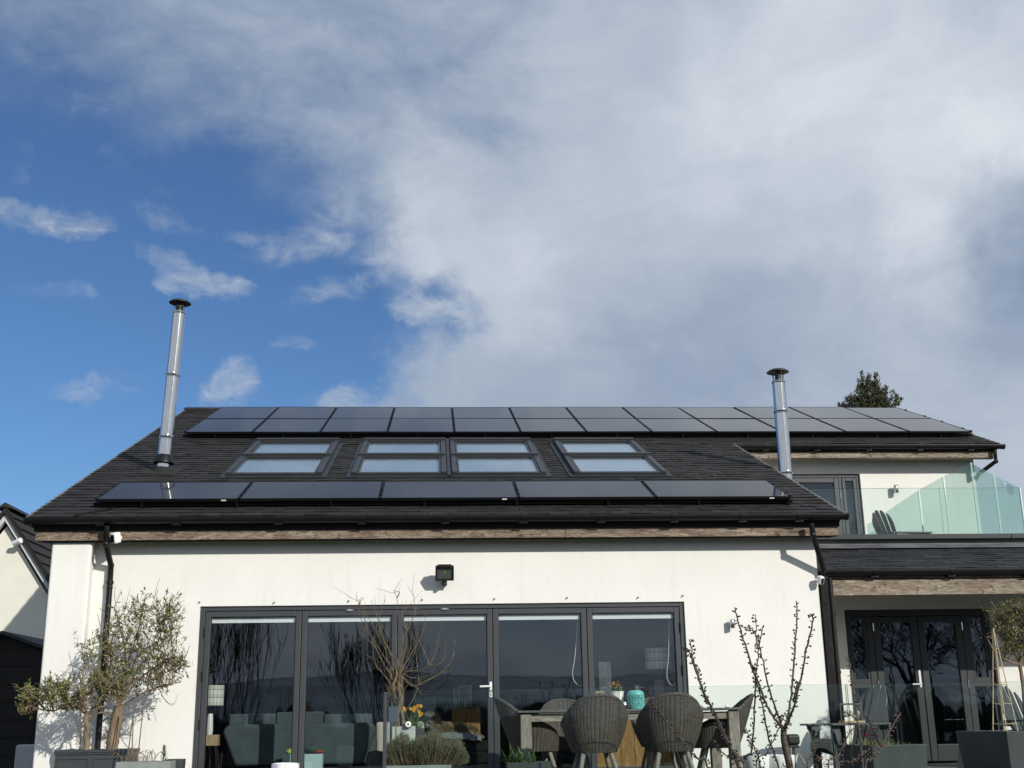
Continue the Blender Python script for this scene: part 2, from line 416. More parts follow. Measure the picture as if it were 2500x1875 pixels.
def wicker_mat():
    m, n, out = newmat('wicker_weave')
    p = n.n('ShaderNodeBsdfPrincipled'); n.put(out.inputs[0], p.outputs[0]); p.inputs['Roughness'].default_value = 0.6; p.inputs['Specular IOR Level'].default_value = 0.3
    uv = n.n('ShaderNodeTexCoord').outputs['UV']; s = n.n('ShaderNodeSeparateXYZ'); n.put(s.inputs[0], uv)
    nz = n.noise(uv, 3.0, 3.0).outputs['Fac']
    uu = n.math('MULTIPLY_ADD', n.math('SUBTRACT', nz, 0.5), 0.35, s.outputs[0])      # u counts canes
    fr = n.math('FRACT', uu); band = n.math('SINE', n.math('MULTIPLY', fr, PI))      # 0 at gaps
    fl = n.math('FLOOR', uu)
    vv = n.math('MULTIPLY_ADD', fl, 0.5, s.outputs[1])
    wv = n.math('ABSOLUTE', n.math('SINE', n.math('MULTIPLY', vv, PI)))
    h = n.math('MULTIPLY', n.math('POWER', band, 0.45), n.math('MULTIPLY_ADD', wv, 0.42, 0.58))
    wn = n.n('ShaderNodeTexWhiteNoise', noise_dimensions='2D'); cb = n.n('ShaderNodeCombineXYZ')
    n.put(cb.inputs[0], fl); n.put(cb.inputs[1], n.math('FLOOR', vv)); n.put(wn.inputs['Vector'], cb.outputs[0])
    c = n.mix(n.math('MULTIPLY', wn.outputs['Value'], 0.8), (0.066, 0.055, 0.045, 1), (0.140, 0.121, 0.101, 1))
    c = n.mix(n.smooth(nz, 0.45, 0.7), c, (0.085, 0.075, 0.064, 1))
    c = n.mix(n.smooth(h, 0.0, 0.55), (0.012, 0.011, 0.010, 1), c)
    n.put(p.inputs['Base Color'], c)
    bp = n.n('ShaderNodeBump'); bp.inputs['Strength'].default_value = 0.9; bp.inputs['Distance'].default_value = 0.01
    n.put(bp.inputs['Height'], h); n.put(p.inputs['Normal'], bp.outputs[0]); return m
def plaid_mat():
    m, n, out = newmat('plaid_shade')
    p = n.n('ShaderNodeBsdfPrincipled'); n.put(out.inputs[0], p.outputs[0]); p.inputs['Roughness'].default_value = 0.9
    uv = n.n('ShaderNodeTexCoord').outputs['UV']; s = n.n('ShaderNodeSeparateXYZ'); n.put(s.inputs[0], uv)
    c = (0.72, 0.70, 0.60, 1)
    for ch, k, w, d in ((0, 9, .5, .25), (0, 9, .1, .75), (1, 2.6, .5, .2), (1, 2.6, .09, .8)):
        fr = n.math('FRACT', n.math('MULTIPLY', s.outputs[ch], k))
        c = n.mix(n.math('MULTIPLY', n.math('LESS_THAN', fr, w), d), c, (0.12, 0.14, 0.15, 1))
    n.put(p.inputs['Base Color'], c); return m
def fur_mat(name, a, b):
    return pbr(name, a, 0.95, var=0, col2=b, vscale=18, bump=0.8, bscale=70, spec=0.1)

M = dict(
    render=render_mat(),
    slate=pbr('roof_slate', (0.030, 0.0275, 0.0248), 0.66, col2=(0.018, 0.0168, 0.0154), vscale=5, bump=0.5, bscale=38, spec=0.24, island=0.22, rvar=0.12),
    slate2=pbr('porch_slate', (0.030, 0.030, 0.032), 0.62, col2=(0.018, 0.018, 0.020), vscale=5, bump=0.4, bscale=38, spec=0.28, island=0.4, rvar=0.12),
    deck=pbr('roof_underlay', (0.012, 0.012, 0.012), 0.9),
    verge=pbr('verge_mortar', (0.14, 0.145, 0.135), 0.9, var=0.3, vscale=20),
    plastic=pbr('black_plastic', (0.0065, 0.007, 0.0075), 0.40, var=0.25, vscale=3, spec=0.28, rvar=0.08),
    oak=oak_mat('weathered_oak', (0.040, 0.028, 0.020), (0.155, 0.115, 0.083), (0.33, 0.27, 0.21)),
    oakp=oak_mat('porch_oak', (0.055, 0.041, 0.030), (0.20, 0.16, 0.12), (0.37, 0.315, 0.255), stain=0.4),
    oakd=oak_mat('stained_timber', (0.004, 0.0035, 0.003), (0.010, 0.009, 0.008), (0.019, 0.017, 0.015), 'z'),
    alud=pbr('shaded_door_frame', (0.025, 0.029, 0.031), 0.42, var=0.06, vscale=2, spec=0.4),  # darker copy of the anthracite frame, porch shade put into its colour
    rwf=pbr('roof_window_frame', (0.028, 0.029, 0.031), 0.42, var=0.1, vscale=3, spec=0.4),
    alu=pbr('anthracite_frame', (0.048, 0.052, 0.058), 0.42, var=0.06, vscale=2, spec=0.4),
    aludark=pbr('dark_gasket', (0.008, 0.008, 0.009), 0.6),
    lead=pbr('lead_flashing', (0.085, 0.089, 0.095), 0.55, col2=(0.17, 0.175, 0.18), vscale=4, stretch=(0.6, 2, 4), spec=0.4),
    zinc=pbr('parapet_capping', (0.026, 0.031, 0.034), 0.5, var=0.12, vscale=2, spec=0.3),
    steel=pbr('brushed_steel', (0.57, 0.57, 0.56), 0.12, metal=1.0, var=0.08, vscale=6, stretch=(6, 6, 0.6), rvar=0.05),
    steeld=pbr('sooty_steel', (0.05, 0.047, 0.045), 0.5, metal=0.6, var=0.3, vscale=20),
    white=pbr('white_plastic', (0.80, 0.80, 0.79), 0.35),
    blind=pbr('white_blind', (0.86, 0.87, 0.86), 0.7),
    black=pbr('matt_black', (0.008, 0.008, 0.008), 0.5),
    lens=pbr('dark_lens', (0.01, 0.01, 0.012), 0.08, spec=0.6),
    pane=glass('door_glass', (0.90, 0.925, 0.925), 0.060),
    paned=glass('porch_door_glass', (0.68, 0.71, 0.71), 0.075),
    balus=glass('balustrade_glass', (0.925, 0.965, 0.95), 0.028),
    edge=glass('glass_edge', (0.50, 0.62, 0.58), 0.06),
    screen=glass('privacy_glass', (0.80, 0.885, 0.862), 0.03, diff=0.07, dcol=(0.30, 0.46, 0.44)),
    screenedge=pbr('bright_glass_edge', (0.68, 0.80, 0.77), 0.3),
    pv=pbr('solar_cells', (0.010, 0.0100, 0.014), 0.045, spec=0.5, ior=1.21),
    pvframe=pbr('black_panel_frame', (0.005, 0.005, 0.006), 0.5, spec=0.15),
    skyglass=glass('roof_window_glass', (0.80, 0.84, 0.86), 0.06),
    lining=pbr('window_lining', (0.55, 0.57, 0.60), 0.6, var=0.1, vscale=1.5),
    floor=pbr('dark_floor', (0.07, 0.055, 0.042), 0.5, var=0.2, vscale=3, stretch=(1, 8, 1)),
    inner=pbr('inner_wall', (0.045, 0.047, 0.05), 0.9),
    sofa=pbr('teal_velvet', (0.070, 0.090, 0.093), 0.85, var=0.12, vscale=5, bump=0.2, bscale=120, spec=0.15),
    patio=pbr('patio_stone', (0.13, 0.128, 0.12), 0.8, var=0.2, vscale=3, bump=0.2),
    lawn=pbr('grass', (0.032, 0.048, 0.016), 0.95, var=0.4, vscale=0.8, bump=0.5, bscale=30),
    hill=pbr('hazed_hill_land', (0.17, 0.21, 0.25), 0.95, var=0.4, vscale=0.02),  # pale blue of distance haze put into the base colour
    wicker=wicker_mat(),
    teak=oak_mat('weathered_teak', (0.09, 0.078, 0.062), (0.20, 0.18, 0.15), (0.31, 0.285, 0.245), 'z', 0.2),
    teakx=oak_mat('weathered_teak_rail', (0.09, 0.078, 0.062), (0.20, 0.18, 0.15), (0.31, 0.285, 0.245), 'x', 0.2),
    slategrey=pbr('grey_tabletop', (0.085, 0.088, 0.09), 0.5, var=0.2, vscale=5),
    turq=pbr('turquoise_glaze', (0.13, 0.44, 0.41), 0.25, var=0.12, vscale=10),
    adi=pbr('charcoal_slats', (0.043, 0.052, 0.055), 0.5, var=0.12, vscale=6),
    planter=pbr('charcoal_planter', (0.040, 0.044, 0.047), 0.55, var=0.15, vscale=3, bump=0.15),
    planterg=pbr('grey_planter', (0.15, 0.16, 0.155), 0.7, var=0.15, vscale=4),
    trough=pbr('pale_trough', (0.235, 0.255, 0.235), 0.75, var=0.15, vscale=4, stretch=(1,1,1), bump=0.2),
    palep=pbr('pale_planter', (0.36, 0.40, 0.37), 0.7, var=0.12, vscale=5),
    soil=pbr('soil', (0.03, 0.022, 0.016), 0.95, bump=0.8, bscale=40),
    leafo=pbr('olive_leaf', (0.115, 0.120, 0.026), 0.55, island=0.6, spec=0.3, col2=(0.150, 0.150, 0.055), vscale=3),
    leafg=pbr('green_leaf', (0.075, 0.13, 0.028), 0.5, island=0.4),
    leafl=pbr('lavender_leaf', (0.135, 0.135, 0.085), 0.8, island=0.5),
    leafd=pbr('conifer_leaf', (0.048, 0.058, 0.022), 0.8, island=0.6, col2=(0.085, 0.078, 0.034), vscale=1.2, spec=0.2),
    bark=pbr('pale_bark', (0.24, 0.175, 0.11), 0.85, col2=(0.12, 0.085, 0.055), vscale=22, stretch=(1,1,0.25), bump=0.5, bscale=50),
    barkg=pbr('grey_twig', (0.17, 0.128, 0.082), 0.85, var=0.25, vscale=10),
    barkw=pbr('willow_bark', (0.17, 0.128, 0.068), 0.75, col2=(0.07,0.055,0.032), vscale=30, bump=0.6, bscale=60),
    barkc=pbr('cherry_bark', (0.046, 0.033, 0.026), 0.55, col2=(0.082, 0.066, 0.056), vscale=24, spec=0.35, bump=0.5, bscale=60),
    bud=pbr('cherry_bud', (0.035, 0.023, 0.016), 0.6, island=0.45),
    budr=pbr('pink_bud', (0.105, 0.060, 0.040), 0.6, island=0.6),
    barkd=pbr('dark_bark', (0.03, 0.026, 0.022), 0.9),
    yellow=pbr('daffodil', (0.75, 0.42, 0.02), 0.6, island=0.15),
    red=pbr('red_flower', (0.40, 0.02, 0.06), 0.6),
    cane=pbr('bamboo', (0.42, 0.33, 0.20), 0.6, var=0.2, vscale=14),
    caned=pbr('dark_cane', (0.13, 0.09, 0.06), 0.7, var=0.2, vscale=14),
    orangewood=oak_mat('orange_wood', (0.22, 0.105, 0.035), (0.36, 0.185, 0.065), (0.48, 0.27, 0.11), 'z', 0.2),
    lightwood=pbr('light_wood', (0.42, 0.29, 0.17), 0.6, var=0.15, vscale=10),
    cream=pbr('cream_fabric', (0.55, 0.52, 0.45), 0.9),
    plaid=plaid_mat(),
    fleece=pbr('grey_fleece', (0.28, 0.29, 0.29), 0.95, var=0.35, vscale=45, bump=1.0, bscale=90, bdist=0.02),
    furb=fur_mat('tan_fur', (0.33, 0.225, 0.125), (0.17, 0.115, 0.065)),
    furd=fur_mat('dark_fur', (0.085, 0.062, 0.045), (0.035, 0.028, 0.022)),
    furw=fur_mat('pale_fur', (0.40, 0.36, 0.31), (0.24, 0.21, 0.17)),
    neighwall=pbr('cream_wall', (0.68, 0.665, 0.58), 0.9, var=0.04, vscale=2, bump=0.2, bscale=150),
    shed=pbr('shaded_shed_boards', (0.006, 0.0058, 0.0055), 0.85, var=0.3, vscale=6, stretch=(1,1,6)),  # boards darkened, the shadow over the shed is put into their colour
    clear=glass('lantern_glass', (0.88, 0.92, 0.92), 0.05),
    barkf=pbr('far_bark', (0.02, 0.018, 0.016), 0.9),
    aqua=pbr('pale_aqua', (0.42, 0.58, 0.56), 0.6),
    ceram=pbr('white_ceramic', (0.74, 0.74, 0.72), 0.3),
    lime=pbr('lime_plastic', (0.45, 0.55, 0.12), 0.6),
    rust=pbr('rust_fabric', (0.25, 0.06, 0.03), 0.9),
    curtain=pbr('grey_curtain', (0.10, 0.10, 0.105), 0.9, var=0.2, vscale=6, stretch=(6,6,0.5)),
)
# ------------------------------------------------------------------ ground, far hills
PZ = 0.04                                     # patio level
tag(MB().add([(-1500,-1500,-0.9),(1500,-1500,-0.9),(1500,1500,-0.9),(-1500,1500,-0.9)], [(0,1,2,3)]).build('lawn', M['lawn']), kind='structure')
tag(MB().box(-6.2, 11.5, 10.0, 26.0, -0.95, PZ).build('patio', M['patio']), kind='structure')
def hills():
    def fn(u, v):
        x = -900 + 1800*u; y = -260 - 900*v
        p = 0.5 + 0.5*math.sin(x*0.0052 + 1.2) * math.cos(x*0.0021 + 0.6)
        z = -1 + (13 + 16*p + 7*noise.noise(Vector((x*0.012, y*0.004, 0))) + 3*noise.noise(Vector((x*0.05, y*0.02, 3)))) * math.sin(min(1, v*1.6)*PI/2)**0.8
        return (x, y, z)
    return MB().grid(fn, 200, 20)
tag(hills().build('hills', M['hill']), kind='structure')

# ------------------------------------------------------------------ the house
RY = 23.93
WY, PYF = 14.72, 14.54                         # recessed front wall, pier front
TH = rad(21.717); CT, ST = math.cos(TH), math.sin(TH)
EY, EZ = 14.38, 3.1015                         # slate tail at the eave
def roof(x, s, h=0.0): return Vector((x, EY + s*CT - h*ST, EZ + s*ST + h*CT))
house = thing('house', 'white rendered house with slate roofs, solar panels and grey folding glass doors', 'house', (0, WY, PZ))
def part(mb, name, mat, par=None, **k): return mb.build(name, mat, par or house, world=True, **k)

DX0, DX1, DZ1 = -2.842, 3.048, 2.071          # folding door opening
LX, RX = -4.60, 4.755                           # front wing walls
w = MB()
w.box(LX, DX0, WY, WY+0.3, PZ, 3.0).box(DX1, RX, WY, WY+0.3, PZ, 3.0).box(DX0, DX1, WY, WY+0.3, DZ1, 3.0)
part(w, 'front_wall', M['render'])
part(MB().box(LX, -4.13, PYF, WY-0.002, PZ, 2.95), 'corner_pier', M['render'], bevel=0.03, seg=3)
gz = lambda y: EZ + (y-EY)*ST/CT - 0.14
part(MB().prism([(WY+0.302,PZ),(20.0,PZ),(20.0,gz(20.0)),(WY+0.302,gz(WY+0.302))], 'x', LX, LX+0.3), 'side_wall', M['render'])
part(MB().prism([(WY+0.302,PZ),(20.0,PZ),(20.0,gz(20.0)),(WY+0.302,gz(WY+0.302))], 'x', RX-0.3, RX), 'side_wall', M['render'])
# back block
UY = 20.0; UX = 9.42
UDX0, UDX1, UDZ = 6.02, 7.36, 4.735
w = MB().box(RX, UDX0, UY, UY+0.3, 2.7, 5.25).box(UDX1, UX, UY, UY+0.3, 2.7, 5.25).box(UDX0, UDX1, UY, UY+0.3, UDZ, 5.25)
part(w, 'upper_wall', M['render'])
gb = lambda y: EZ + (min(y, 2*RY-y)-EY)*ST/CT - 0.14
part(MB().prism([(UY+0.302,PZ),(28.6,PZ),(28.6,gb(28.6)),(RY,gb(RY)),(UY+0.302,gb(UY+0.302))], 'x', UX-0.3, UX), 'side_wall', M['render'])
part(MB().prism([(20.002,PZ),(28.6,PZ),(28.6,gb(28.6)),(RY,gb(RY)),(20.002,gb(20.002))], 'x', LX, LX+0.3), 'side_wall', M['render'])
part(MB().box(LX+0.3, UX-0.3, 28.3, 28.6, PZ, 5.2), 'back_wall', M['render'])
# roofs: deck + slates
SX0, SX1 = -4.98, 5.03; MX1 = 9.70; RIDGE = (RY-EY)/CT; SB = (19.56-EY)/CT
d = MB()
LV = lambda s: -4.845 - 0.0255*s            # the left verge runs very slightly out of square
def deckslab(x0, x1, s0, s1, t=0.11):
    a = [roof(LV(s0)+.02,s0,-0.004), roof(x1,s0,-0.004), roof(x1,s1,-0.004), roof(LV(s1)+.02,s1,-0.004)]
    b = [roof(LV(s0)+.02,s0,-t), roof(x1,s0,-t), roof(x1,s1,-t), roof(LV(s1)+.02,s1,-t)]
    d.add(a+b, [(0,1,2,3),(7,6,5,4),(0,4,5,1),(1,5,6,2),(2,6,7,3),(3,7,4,0)])
deckslab(SX0+0.02, SX1-0.02, 0.03, SB); deckslab(SX0+0.02, MX1-0.02, SB+0.001, RIDGE)
zt = roof(0, RIDGE).z - 0.005
d.add([(SX0,RY+.001,zt),(MX1,RY+.001,zt),(MX1,29.0,zt-5.07*ST/CT),(SX0,29.0,zt-5.07*ST/CT),(SX0,RY+.001,zt-.1),(MX1,RY+.001,zt-.1),(MX1,29.0,zt-.1-5.07*ST/CT),(SX0,29.0,zt-.1-5.07*ST/CT)],
      [(0,1,2,3),(7,6,5,4),(0,4,5,1),(1,5,6,2),(2,6,7,3),(3,7,4,0)])
roof_o = part(d, 'roof', M['deck'])
def slates(P, x0, x1, s0, s1, gauge=0.190, width=0.25, seed=1, lift=0.016, x0fn=None):
    rr = random.Random(seed); mb = MB(); k = 0; s = s0
    while s < s1 - 0.02:
        xe = x1
        if x0fn: x0 = x0fn(s)
        x = x0 - (width*0.5 if k % 2 else 0) + rr.uniform(-.004,.004)
        while x < xe - 0.01:
            wd = width*rr.uniform(.985, 1.015)
            a, b = max(x, x0 + rr.uniform(-.006,.006)), min(x + wd - 0.007, xe + rr.uniform(-.006,.006))
            if b - a > 0.03:
                h0 = lift + rr.uniform(-.003,.006); j = rr.uniform(-.006,.006); tw = rr.uniform(-.003,.003)
                se = min(s + gauge*1.12, s1)
                v = [P(a,s+j,h0+tw), P(b,s+j+rr.uniform(-.003,.003),h0-tw), P(b,se,0.004), P(a,se,0.004), P(a,s+j,h0+tw-0.011), P(b,s+j,h0-tw-0.011)]
                mb.add(v, [(0,1,2,3),(4,5,1,0),(4,0,3),(1,5,2)])
            x += wd
        s += gauge; k += 1
    return mb
part(slates(roof, SX0, SX1, 0.0, SB, seed=3, x0fn=LV), 'roof_slates', M['slate'], par=roof_o)
part(slates(roof, SX0, MX1, SB, RIDGE, seed=4, x0fn=LV), 'roof_slates', M['slate'], par=roof_o)
rd = MB(); x = LV(RIDGE) - 0.03
while x < MX1:
    pr = [(-0.17,-0.058),(-0.17,-0.03),(-0.02,0.035),(0.02,0.035),(0.17,-0.03),(0.17,-0.058),(0.0,0.005)]
    zz = roof(0,RIDGE).z + 0.012
    rd.prism([(RY+a, zz+b) for a, b in pr], 'x', x, min(x+0.445, MX1+0.02)); x += 0.45
part(rd, 'ridge_tiles', M['slate'], par=roof_o)
# verges: bedded mortar showing at each course
def verge(x0, x1, s0, s1, seed, left=False):
    rr = random.Random(seed); v = MB(); s = s0
    while s < s1-0.05:
        if left: x0, x1 = LV(s)-.036, LV(s)-.001
        a = [roof(x0,s+.012,0.016), roof(x1,s+.012,0.016), roof(x1,s+.20,0.002), roof(x0,s+.20,0.002)]
        b = [roof(x0,s+.012,-0.03), roof(x1,s+.012,-0.03), roof(x1,s+.20,-0.036), roof(x0,s+.20,-0.036)]
        v.add(a+b, [(0,1,2,3),(7,6,5,4),(0,4,5,1),(1,5,6,2),(2,6,7,3),(3,7,4,0)]); s += 0.190
    return v
part(verge(0, 0, 0, RIDGE, 1, True), 'verge', M['verge'], par=roof_o)
part(verge(SX1+.001, SX1+.036, 0, SB, 2), 'verge', M['verge'], par=roof_o)
part(verge(MX1+.001, MX1+.036, SB, RIDGE, 2), 'verge', M['verge'], par=roof_o)
# oak eaves beams
def beamrun(xs, y0, y1, z0, z1, mat):
    for a, b in zip(xs, xs[1:]): part(MB().box(a+0.0015, b-0.0015, y0, y1, z0, z1), 'eaves_beam', M[mat], bevel=0.006)
beamrun([-4.78, 1.57, 4.985], 14.47, 14.60, 2.838, 2.953, 'oak')
beamrun([5.06, 9.66], 19.64, 19.80, 4.938, 5.045, 'oakp')
part(MB().box(-4.82, 5.0, 14.601, WY-.001, 2.955, 2.975), 'soffit', M['deck'])
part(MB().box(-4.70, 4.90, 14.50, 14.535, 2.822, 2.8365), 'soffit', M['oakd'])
part(MB().box(5.06, 9.6, 19.83, 20.0, 5.03, 5.05), 'soffit', M['deck'])
# gutters
def gutter(x0, x1, yc, zc, r=0.062, clips=(), name='gutter'):
    n = 12; prof = [(yc + r*math.cos(PI + PI*k/n), zc + r*math.sin(PI + PI*k/n)) for k in range(n+1)]
    prof2 = [(yc + (r-.006)*math.cos(PI + PI*k/n), zc + (r-.006)*math.sin(PI + PI*k/n)) for k in range(n+1)]
    g = MB().prism(prof + [(yc+r, zc+.012),(yc+r-.006, zc+.012)] + prof2[::-1] + [(yc-r+.006, zc+.012), (yc-r-.004, zc+.012), (yc-r-.004, zc)], 'x', x0, x1)
    go = part(g, name, M['plastic'])
    for cx in clips:
        c = MB()
        pr = [(yc + (r+.007)*math.cos(PI + PI*k/n), zc + (r+.007)*math.sin(PI + PI*k/n)) for k in range(n+1)]
        c.prism(pr + [(yc+r+.007, zc+.016), (yc-r-.007, zc+.016)], 'x', cx-0.035, cx+0.035)
        c.box(cx-.05, cx+.05, yc-.01, yc+0.09, zc-r-.02, zc-r+0.005)
        part(c, 'gutter_bracket', M['plastic'], par=go)
    for e in (x0, x1):
        c = MB()
        pr = [(yc + (r+.005)*math.cos(PI + PI*k/n), zc + (r+.005)*math.sin(PI + PI*k/n)) for k in range(n+1)]
        c.prism(pr + [(yc+r+.005, zc+.014), (yc-r-.005, zc+.014)], 'x', e-0.012, e+0.012)
        part(c, 'gutter_end_cap', M['plastic'], par=go)
    return go
gutter(-4.86, 5.06, 14.345, 3.078, clips=[-4.0, -3.1, -1.9, -0.9, 0.1, 1.05, 2.0, 2.9, 3.75, 4.46])
gutter(5.06, 9.78, 19.565, 5.135, clips=[5.6, 6.5, 7.4, 8.3, 9.2])
part(MB().box(-4.80, 5.0, 14.455, 14.60, 2.9545, 3.07), 'fascia_board', M['deck'])
part(MB().box(5.06, 9.68, 19.630, 19.80, 5.0465, 5.15), 'fascia_board', M['deck'])
# downpipes
def pipe(pts, r=0.035, brackets=()):
    p = MB().tube(bez(pts, 5) if False else pts, r, 12)
    for q in pts[1:-1]: p.blob(q, r*1.12, r*1.12, r*1.25, 12, 8)
    for (x, y, z) in brackets: p.lathe([(r*1.25,-.02),(r*1.25,.02)], (x,y,z), 12)
    return part(p, 'downpipe', M['plastic'])
pipe([at(261,1284,14.345), at(258.5,1328,14.36), at(271,1380,14.655), (at(271,1390,14.655).x,14.655,2.3), (at(271,1390,14.655).x,14.655,PZ)],
     brackets=[(at(271,1390,14.655).x,14.655,z_) for z_ in (2.36,1.75,1.0)])
pipe([at(1981,1278,14.345), at(1985,1306,14.35), at(2009,1386,14.64), at(2011,1400,14.65)])
gp = at(2025,1412,14.74)
pipe([gp, (gp.x, 14.74, PZ)], 0.034, [(gp.x,14.74,1.9),(gp.x,14.74,1.2)])
e = Vector((9.62, 19.57, 5.06))
pipe([e, e+Vector((0.0,0.0,-0.2)), (9.44, 19.9, 4.7), (9.46, 20.2, 4.6)])

# ---- folding doors
FY = WY + 0.025
fr = MB(); fw = 0.058
fr.box(DX0, DX0+fw, FY, FY+.10, PZ, DZ1).box(DX1-fw, DX1, FY, FY+.10, PZ, DZ1).box(DX0+fw, DX1-fw, FY, FY+.10, DZ1-0.055, DZ1).box(DX0+fw, DX1-fw, FY, FY+.10, PZ, PZ+0.03)
bf = part(fr, 'folding_door_frame', M['alu'], bevel=0.004)
LW = (DX1 - DX0 - 2*fw) / 5
for k in range(5):
    a, b = DX0+fw+k*LW+.004, DX0+fw+(k+1)*LW-.004; sw = 0.066; z0, z1 = PZ+.035, DZ1-0.060; y0, y1 = FY+.012, FY+.078
    lf = part(MB().box(a, a+sw, y0, y1, z0, z1).box(b-sw, b, y0, y1, z0, z1).box(a+sw, b-sw, y0, y1, z1-sw, z1).box(a+sw, b-sw, y0, y1, z0, z0+sw), 'door_leaf', M['alu'], bevel=0.006)
    part(MB().box(a+sw-.004, a+sw+.007, y0+.014, y1-.01, z0+sw, z1-sw).box(b-sw-.007, b-sw+.004, y0+.014, y1-.01, z0+sw, z1-sw).box(a+sw, b-sw, y0+.014, y1-.01, z1-sw-.007, z1-sw+.004), 'gasket', M['aludark'], par=lf)
    part(MB().box(a+sw-.003, b-sw+.003, y0+.022, y0+.046, z0+sw-.003, z1-sw+.003), 'glass_pane', M['pane'], par=lf)
    part(MB().box(b-.002+.0005, b+.010-.0025, y0+.02, y1, z0, z1), 'seal', M['aludark'], par=lf)
    bl = part(MB().box(a+sw+.006, b-sw-.006, y0+.048, y0+.066, z1-sw-.068, z1-sw-.034).box(a+sw+.008, b-sw-.008, y0+.0485, y0+.065, z1-sw-.0335, z1-sw-.002), 'roller_blind', M['blind'], par=lf)
    if k in (1, 2):
        c = at(855,1490,y0) if k == 1 else at(1086,1487,y0)
        part(MB().box(c.x-.045,c.x+.045,y0-.014,y0+.002,c.z-.008,c.z+.008).box(c.x-.02,c.x+.02,y0-.022,y0-.012,c.z-.013,c.z+.013), 'door_catch', M['steel'], par=lf, bevel=0.003)
    if k >= 3:
        P = [at(1412,1500,y0+.09), at(1404,1600,y0+.09), at(1398,1640,y0+.09), at(1402,1662,y0+.09), at(1414,1674,y0+.09), at(1422,1672,y0+.09)] if k == 3 else \
            [at(1634,1510,y0+.09), at(1632,1600,y0+.09), at(1628,1645,y0+.09), at(1632,1664,y0+.09), at(1642,1674,y0+.09), at(1648,1668,y0+.09)]
        part(MB().tube(bez(P), 0.0036, 6), 'blind_cord', M['blind'], par=lf)
    if k == 2:
        h = at(1198, 1675, y0)
        hb = MB().box(h.x-.016, h.x+.016, y0-.01, y0+.002, h.z-.055, h.z+.05)
        hb.beam((h.x, y0-.05, h.z-.002), (h.x-.135, y0-.05, h.z-.004), .016, .022).beam((h.x,y0-.058,h.z),(h.x,y0,h.z), .018, .018)
        part(hb, 'door_handle', M['ceram'], par=lf, bevel=0.005)
        k2 = at(1198.5, 1695, y0)
        part(MB().lathe([(0,-.012),(.017,-.012),(.017,0)], (k2.x,y0,k2.z+.015), 12, axis=(0,1,0)).lathe([(0,-.012),(.017,-.012),(.017,0)], (k2.x,y0,k2.z-.02), 12, axis=(0,1,0)).box(k2.x-.0165,k2.x+.0165,y0-.0115,y0+.001,k2.z-.02,k2.z+.015), 'lock_plate', M['ceram'], par=lf)
        part(MB().box(k2.x-.005,k2.x+.005,y0-.0145,y0-.011,k2.z-.02,k2.z+.014), 'keyhole', M['black'], par=lf)
    if k in (0, 4):
        hx = a-.004 if k == 0 else b+.004
        for hz in (1.76, 1.25, 0.7): part(MB().tube([(hx,y0-.008,hz-.06),(hx,y0-.008,hz+.06)], 0.012, 8), 'hinge', M['plastic'], par=lf)
# the room behind the glass
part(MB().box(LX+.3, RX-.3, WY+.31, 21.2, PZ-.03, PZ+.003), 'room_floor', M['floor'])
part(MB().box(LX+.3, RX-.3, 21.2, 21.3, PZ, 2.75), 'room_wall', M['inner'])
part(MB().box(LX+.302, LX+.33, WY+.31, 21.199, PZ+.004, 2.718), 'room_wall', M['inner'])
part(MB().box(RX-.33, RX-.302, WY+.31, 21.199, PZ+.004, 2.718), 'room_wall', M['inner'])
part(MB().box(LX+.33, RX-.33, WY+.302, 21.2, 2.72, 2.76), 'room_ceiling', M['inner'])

# ---- roof windows: four pairs, one above the other
def roof_window(x0, x1, s0, s1):
    h0 = 0.085; fwid = 0.074; f = MB()
    def bar(xa, xb, sa, sb, ha, hb):
        v = [roof(x,s,h) for h in (ha,hb) for (x,s) in ((xa,sa),(xb,sa),(xb,sb),(xa,sb))]
        f.add(v, [(0,3,2,1),(4,5,6,7),(0,1,5,4),(1,2,6,5),(2,3,7,6),(3,0,4,7)])
    bar(x0, x0+fwid, s0, s1, 0.0, h0); bar(x1-fwid, x1, s0, s1, 0.0, h0)
    bar(x0+fwid, x1-fwid, s0, s0+fwid*.9, 0.0, h0*.8); bar(x0-.006, x1+.006, s1-fwid*1.1, s1, 0.001, h0+.03)
    fo = part(f, 'roof_window', M['rwf'], bevel=0.008)
    g = MB()
    def bar2(mb, xa, xb, sa, sb, ha, hb):
        v = [roof(x,s,h) for h in (ha,hb) for (x,s) in ((xa,sa),(xb,sa),(xb,sb),(xa,sb))]
        mb.add(v, [(0,3,2,1),(4,5,6,7),(0,1,5,4),(1,2,6,5),(2,3,7,6),(3,0,4,7)])
    sash = MB(); a, b, c, e = x0+fwid+.006, x1-fwid-.006, s0+fwid*.9+.006, s1-fwid*1.1-.006; t = 0.028
    bar2(sash,a,a+t,c,e,.02,h0-.012); bar2(sash,b-t,b,c,e,.02,h0-.012); bar2(sash,a+t,b-t,c,c+t*.6,.02,h0-.02); bar2(sash,a+t,b-t,e-t*1.6,e,.02,h0-.004)
    part(sash, 'sash', M['rwf'], par=fo, bevel=0.004)
    bar2(g, a+t-.002, b-t+.002, c+t*.6-.002, e-t*1.6+.002, .046, .060)
    part(g, 'glass_pane', M['skyglass'], par=fo)
    l = MB(); bar2(l, a, b, c, e, .030, .038); part(l, 'lining', M['lining'], par=fo)
    ap = MB(); bar2(ap, x0-.07, x1+.07, s0-.10, s0-.001, .012, .03); bar2(ap, x0-.07, x0-.002, s0, s1, .010, .026); bar2(ap, x1+.002, x1+.07, s0, s1, .010, .026)
    part(ap, 'flashing', M['zinc'], par=fo)
for (xa, xb) in ((-2.985,-1.635), (-1.215,.135), (.215,1.565), (1.965,3.315)):
    roof_window(xa, xb, 2.56, 4.07); roof_window(xa, xb, 4.10, 5.62)
